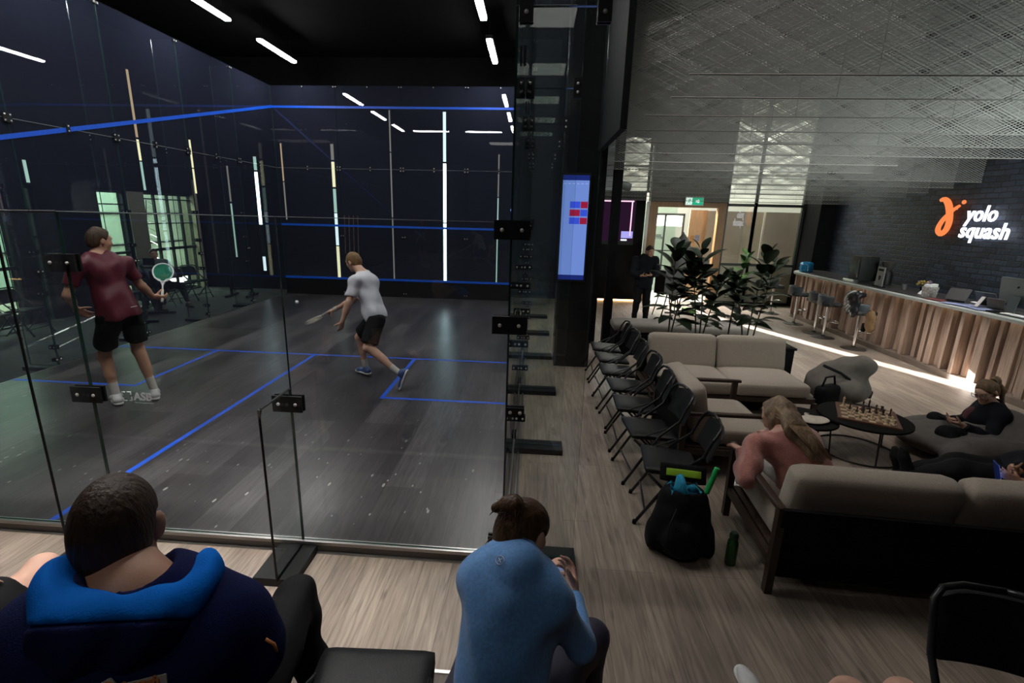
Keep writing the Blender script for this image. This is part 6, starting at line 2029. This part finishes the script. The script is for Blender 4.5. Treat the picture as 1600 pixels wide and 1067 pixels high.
# ---------------------------------------------------------------- dark figure standing behind the plants
JH = dict(pelvis=(8.90, 7.9, .86), neck=(8.92, 7.92, 1.36), head=(8.97, 7.86, 1.50), hf=(.3, -.9, -.3), hu=(0, -.1, 1),
          shL=(9.08, 7.88, 1.30), shR=(8.72, 7.92, 1.30), elL=(9.14, 7.80, 1.05), wrL=(8.98, 7.66, 1.02), elR=(8.66, 7.84, 1.04), wrR=(8.80, 7.67, 1.0),
          hipL=(8.98, 7.9, .82), hipR=(8.80, 7.9, .82), knL=(9.00, 7.86, .42), knR=(8.80, 7.88, .42), anL=(9.02, 7.9, .02), anR=(8.78, 7.92, .02))
H_ = Body(JH, .97, .01); H_.hairm = M_HDARK
PH = person('person in dark clothes standing behind the plants near the far dark wall', H_, M_SKIN, .009, {'L': dict(d=(-.7, -.5, 0), n=(0, .3, .9)), 'R': dict(d=(.7, -.5, 0), n=(0, .3, .9))})
shirt('jacket', H_, M_NAVYJ, PH, .032, (.9, .9), .011, .16, .006, 6, (6, 6, 6), long_=True, loose=.04)
shorts('trousers', H_, M_TROUS, PH, (.95, .95), .022, .011, .1, .004, 4, full=True)
hair('hair', H_, M_HDARK, PH, .014, .055, -.06, .008)
for q in 'LR':
    shoe('shoe', JH['an' + q], (.1, -1, 0), M_BSHORT, M_BSHORT, PH, 1.0)

# ---------------------------------------------------------------- man seated beyond the left glass
M_GREYS = mat('grey_green_shirt', (.10, .125, .12), .8, noise=.2, nscale=9)
JI = dict(pelvis=(-2.02, 7.72, .46), neck=(-2.04, 7.74, .98), head=(-1.98, 7.71, 1.14), hf=(.80, -.58, -.1), hu=(0, 0, 1),
          shL=(-1.90, 7.92, .92), shR=(-2.13, 7.54, .92), elL=(-1.72, 7.90, .66), wrL=(-1.74, 7.66, .62), elR=(-1.93, 7.48, .66), wrR=(-1.72, 7.60, .66),
          hipL=(-1.95, 7.82, .44), hipR=(-2.05, 7.62, .44), knL=(-1.52, 7.85, .42), knR=(-1.62, 7.42, .42), anL=(-1.42, 7.86, .02), anR=(-1.66, 7.36, .02))
I_ = Body(JI, 1.0, .02); I_.hairm = M_HDARK
PI_ = person('man in a grey-green shirt sitting with folded arms beyond the left glass', I_, M_SKIN, .009, {'L': dict(d=(-.2, -.9, .1), n=(-.9, .1, 0)), 'R': dict(d=(.2, .9, .1), n=(-.9, .1, 0))})
shirt('shirt', I_, M_GREYS, PI_, .020, (.8, .8), .010, .1, .005, 6, (6, 6, 6), long_=True, loose=.01)
shorts('trousers', I_, M_TROUS, PI_, (.9, .9), .018, .010, .1, .004, 4, full=True)
hair('hair', I_, M_HDARK, PI_, .008, .045, -.04, .008)
for q in 'LR':
    shoe('shoe', JI['an' + q], (.85, -.5, 0), mat('brown_shoe', (.05, .035, .025), .5), M_BSHORT, PI_, 1.0)

# ---------------------------------------------------------------- spectator at the left edge: a bare knee and black shorts
JJ = dict(pelvis=(4.80, -1.86, .72), neck=(4.78, -1.92, 1.28), head=(4.80, -1.88, 1.46), hf=(0, 1, -.1), hu=(0, 0, 1),
          shL=(4.58, -1.90, 1.22), shR=(4.98, -1.90, 1.22), elL=(4.52, -1.80, .95), wrL=(4.60, -1.55, .86), elR=(5.02, -1.84, .94), wrR=(4.92, -1.60, .88),
          hipL=(4.70, -1.80, .71), hipR=(4.90, -1.80, .71), knL=(4.42, -1.34, .70), knR=(4.559, -1.212, 0.700), anL=(4.40, -1.30, .26), anR=(4.72, -1.10, .26))
JJ['hipR'] = V((4.559, -1.212, 0.700)) + V(.10, -.44, .01); JJ['hipL'] = V(JJ['hipR']) - V(.2, 0, 0)
J_ = Body(JJ, 1.02, .01)
PJ = person('spectator at the left edge of the photo, only a bare knee and black shorts showing', J_, M_SKINP, .007, {'L': dict(d=(0, 1, -.1), n=(0, 0, -1)), 'R': dict(d=(0, 1, -.1), n=(0, 0, -1))}, face=False)
shirt('t_shirt', J_, M_NAVYJ, PJ, .02, (.6, .6), .010, .08, .004, 5)
shorts('shorts', J_, M_BSHORT, PJ, (.62, .62), .02, .008, .1, .004, 3)
hair('hair', J_, M_HDARK, PJ, .012, .055, -.06, .009)
for q in 'LR':
    shoe('shoe', JJ['an' + q], (0, 1, 0), M_WSHOE, M_WSOLE, PJ, 1.0)

# ---------------------------------------------------------------- spectator below the right edge: knees and a white shoe
kR, kL = V((7.739, -1.386, 0.660)), V((7.660, -1.393, 0.660))
JK = dict(pelvis=(7.72, -1.98, .68), neck=(7.74, -2.10, 1.20), head=(7.74, -2.08, 1.38), hf=(0, 1, -.1), hu=(0, 0, 1),
          shL=(7.54, -2.08, 1.14), shR=(7.94, -2.08, 1.14), elL=(7.48, -1.95, .90), wrL=(7.56, -1.74, .80), elR=(7.98, -1.95, .90), wrR=(7.86, -1.74, .80),
          hipL=(7.62, -1.92, .67), hipR=(7.82, -1.92, .67), knL=kL - V(.03, .06, 0), knR=kR + V(.07, -.055, -.0), anL=V((7.543, -1.035, 0.250)) + V(0, -.14, .04), anR=kR + V(.1, .02, -.42))
K_ = Body(JK, .96, 0, True)
PK = person('spectator below the right edge of the photo, only bare knees and one white shoe showing', K_, M_SKINP, .008, {'L': dict(d=(0, 1, -.1), n=(0, 0, -1)), 'R': dict(d=(0, 1, -.1), n=(0, 0, -1))}, face=False)
shirt('t_shirt', K_, M_NAVYJ, PK, .02, (.6, .6), .010, .08, .004, 5)
shorts('shorts', K_, M_BSHORT, PK, (.6, .6), .016, .009, .1, .004, 3)
hair('hair', K_, M_HDARK, PK, .012, .055, -.06, .009)
shoe('shoe', JK['anL'], (-.1, 1, .15), M_WSHOE, M_WSOLE, PK, .95)
shoe('shoe', JK['anR'], (0, 1, 0), M_WSHOE, M_WSOLE, PK, .95)
dup(ch0, (7.74, -1.98, ZP), 0, 'black folding chair under the spectator with bare knees at the lower right', GS)


# ================================================================ lamps
E_TUBE = emis('tube_light', (1, .975, .95), 68)
TUBES = [(x, y, 0) for x in (.78, 5.48) for y in (8.73, 6.19, 3.65, 1.11)] + [(2.0, .40, 1), (4.22, .40, 1)]
WHERE = {(.78, 8.73): 'farthest of the left row', (.78, 6.19): 'second from the front wall in the left row',
         (.78, 3.65): 'third from the front wall in the left row', (.78, 1.11): 'nearest of the left row',
         (5.48, 8.73): 'farthest of the right row', (5.48, 6.19): 'second from the front wall in the right row',
         (5.48, 3.65): 'third from the front wall in the right row', (5.48, 1.11): 'nearest of the right row',
         (2.0, .40): 'crosswise over the back of the court, left one', (4.22, .40): 'crosswise over the back of the court, right one'}
for x, y, cross in TUBES:
    t = thing('ceiling_light', 'white linear light above the squash court, ' + WHERE[(x, y)], 'light', (x, y, 5.5), PI / 2 if cross else 0, 'linear lights over the court')
    MB().box((-.07, -.76, .02), (.07, .76, .09)).build('housing', M_BLACKM, t)
    MB().rbox((0, 0, .0), (.12, 1.52, .05), .02, 2).build('diffuser', E_TUBE, t, smooth=True)
    MB().cyl((0, -.6, .09), (0, -.6, .5), .004, 6).cyl((0, .6, .09), (0, .6, .5), .004, 6).build('suspension_cable', M_BLACKM, t)

# upright light slots on the dark walls behind the glass



def slot(x, y, segs, w, label, axis='x'):
    t = thing('slot_light', label, 'light', (x, y, 0), 0, 'upright light slots behind the court glass')
    z0, z1 = segs[0][0], segs[-1][1]
    if axis == 'x':
        MB().box((-w / 2 - .02, 0, z0 - .02), (w / 2 + .02, .02, z1 + .02)).build('housing', M_BLACKM, t)
    else:
        MB().box((-.02, -w / 2 - .02, z0 - .02), (0, w / 2 + .02, z1 + .02)).build('housing', M_BLACKM, t)
    for a, b, m in segs:
        if axis == 'x':
            MB().box((-w / 2, -.02, a), (w / 2, 0, b)).build('diffuser', m, t)
        else:
            MB().box((0, -w / 2, a), (.02, w / 2, b)).build('diffuser', m, t)


slot(4.06, 10.87, [(.1, 1.9, E_SC), (1.93, 3.45, E_SC), (3.5, 4.72, E_SW)], .075, 'brightest cool white light slot behind the front glass')
slot(1.0, 10.87, [(.25, 1.2, E_SG), (1.23, 2.1, E_SW), (2.12, 2.75, E_SM), (2.8, 3.45, E_SG), (3.5, 3.9, E_SD)], .075, 'light slot of warm and white segments behind the front glass')
slot(2.6, 10.87, [(.3, 2.0, E_SD), (2.03, 3.7, E_SD), (3.73, 4.75, E_SD)], .03, 'thin dim light slot behind the middle of the front glass')
slot(5.51, 10.87, [(.3, 2.6, E_SM), (2.63, 3.7, E_SD)], .03, 'thin light slot behind the front glass beside the right wall')
slot(-.42, 10.87, [(1.9, 2.9, E_SD), (2.93, 3.9, E_SO)], .03, 'thin amber light slot just left of the front glass')
slot(-1.19, 10.87, [(.45, .85, E_SW), (1.75, 3.15, E_SC), (3.2, 3.55, E_SM)], .075, 'bright cool white light slot seen through the far end of the left glass')
slot(-2.0, 10.87, [(.8, 2.3, E_SM), (2.35, 3.3, E_SD)], .035, 'thin mint light slot seen through the left glass')
slot(-2.97, 8.97, [(2.55, 3.2, E_SM), (3.23, 3.7, E_SG), (3.75, 5.2, E_SO)], .05, 'tall light slot above the atrium windows, amber at its top', 'y')
slot(-2.97, 10.82, [(2.55, 3.2, E_SG), (3.23, 3.95, E_SG)], .05, 'warm light slot above the corner of the atrium windows', 'y')
slot(-2.97, 6.14, [(2.55, 2.95, E_SM)], .05, 'short light slot above the narrow atrium window', 'y')


def area(name, loc, size, power, color=(1, 1, 1), direction=(0, 0, -1), spread=180):
    l = bpy.data.lights.new(name, 'AREA'); l.shape = 'RECTANGLE'; l.size, l.size_y = size
    l.energy = power; l.color = color; l.spread = math.radians(spread)
    o = bpy.data.objects.new(name, l); COL.objects.link(o); o.location = loc
    o.rotation_euler = V(direction).to_track_quat('-Z', 'Y').to_euler()
    return o


area('atrium_fill', (-5.2, 8.5, 3.8), (2.5, 9), 620, (.74, 1.0, .80))  # unseen area light added to brighten the atrium walls
area('corridor_fill', (12.2, 12.6, 5.2), (5.5, 2.0), 620, (1.0, .98, .90))  # unseen source added to light up the corridor
area("door_spill_fill", (10.2, 12.0, 3.7), (1.2, .8), 420, (1.0, .97, .92), (-.05, -.8, -1), 120)  # added, unseen: throws a bright spill through the door onto the floor
area("right_daylight", (13.5, 1.0, 2.8), (2.2, 2.0), 108, (.90, 1.0, .93), (-.30, .93, .0), 110)
area("lounge_fill", (8.9, 2.2, 5.8), (2.0, 2.4), 16, (1.0, .93, .86), (0, 0, -1), 70)  # fill light added above the mesh for the sofas, no fixture
area("court_edge_lamps", (3.9, -.4, 5.5), (3.0, .3), 40, (1.0, .96, .92), (0, 0, -1), 46)
area("bar_fill", (11.9, 5.0, 5.7), (.5, 8), 105, (1.0, .96, .92), (.22, 0, -1), 70)  # unseen light added to brighten the counter front and nearby floor
area("spectator_fill", (5.6, -3.8, 5.6), (3.0, 1.0), 19, (1.0, .95, .9))  # ambient fill added over the platform, source unseen
s = bpy.data.lights.new('sun', 'SUN'); s.energy = 70; s.angle = .006; s.color = (1, .97, .92)
so = bpy.data.objects.new('sun', s); COL.objects.link(so); so.location = (8, 18, 6)
el = math.radians(17.5)
so.rotation_euler = V(.375 * math.cos(el), -.927 * math.cos(el), -math.sin(el)).to_track_quat('-Z', 'Y').to_euler()

w = bpy.data.worlds.new('world'); SC.world = w; w.use_nodes = True
w.node_tree.nodes['Background'].inputs[0].default_value = (.55, .6, .65, 1)
w.node_tree.nodes['Background'].inputs[1].default_value = .25

# ================================================================ camera
cam = bpy.data.cameras.new('camera')
cam.sensor_width = 36; cam.lens = 763.37 / 1600 * 36; cam.shift_x = .0131; cam.clip_start = .05; cam.clip_end = 200
co = bpy.data.objects.new('camera', cam); COL.objects.link(co)
rt, dn, fw = V(0.99703785, 0.07342263, 0.02290491), V(0.04057422, -0.24911539, -0.96762351), V(-0.0653395, 0.96568661, -0.25135654)
M = Matrix((rt, -dn, -fw)).transposed().to_4x4(); M.translation = V(6.5374, -2.7913, 2.1714)
co.matrix_world = M
SC.camera = co
SC.view_settings.view_transform = 'Standard'
SC.view_settings.look = 'None'
SC.view_settings.exposure = 0
SC.view_settings.gamma = 1
SC.view_settings.use_curve_mapping = False
cy = SC.cycles
cy.max_bounces = 8; cy.diffuse_bounces = 3; cy.glossy_bounces = 4; cy.transmission_bounces = 4; cy.transparent_max_bounces = 64
cy.caustics_reflective = False; cy.caustics_refractive = False; cy.sample_clamp_indirect = 3.0; cy.blur_glossy = .5
cy.use_denoising = True
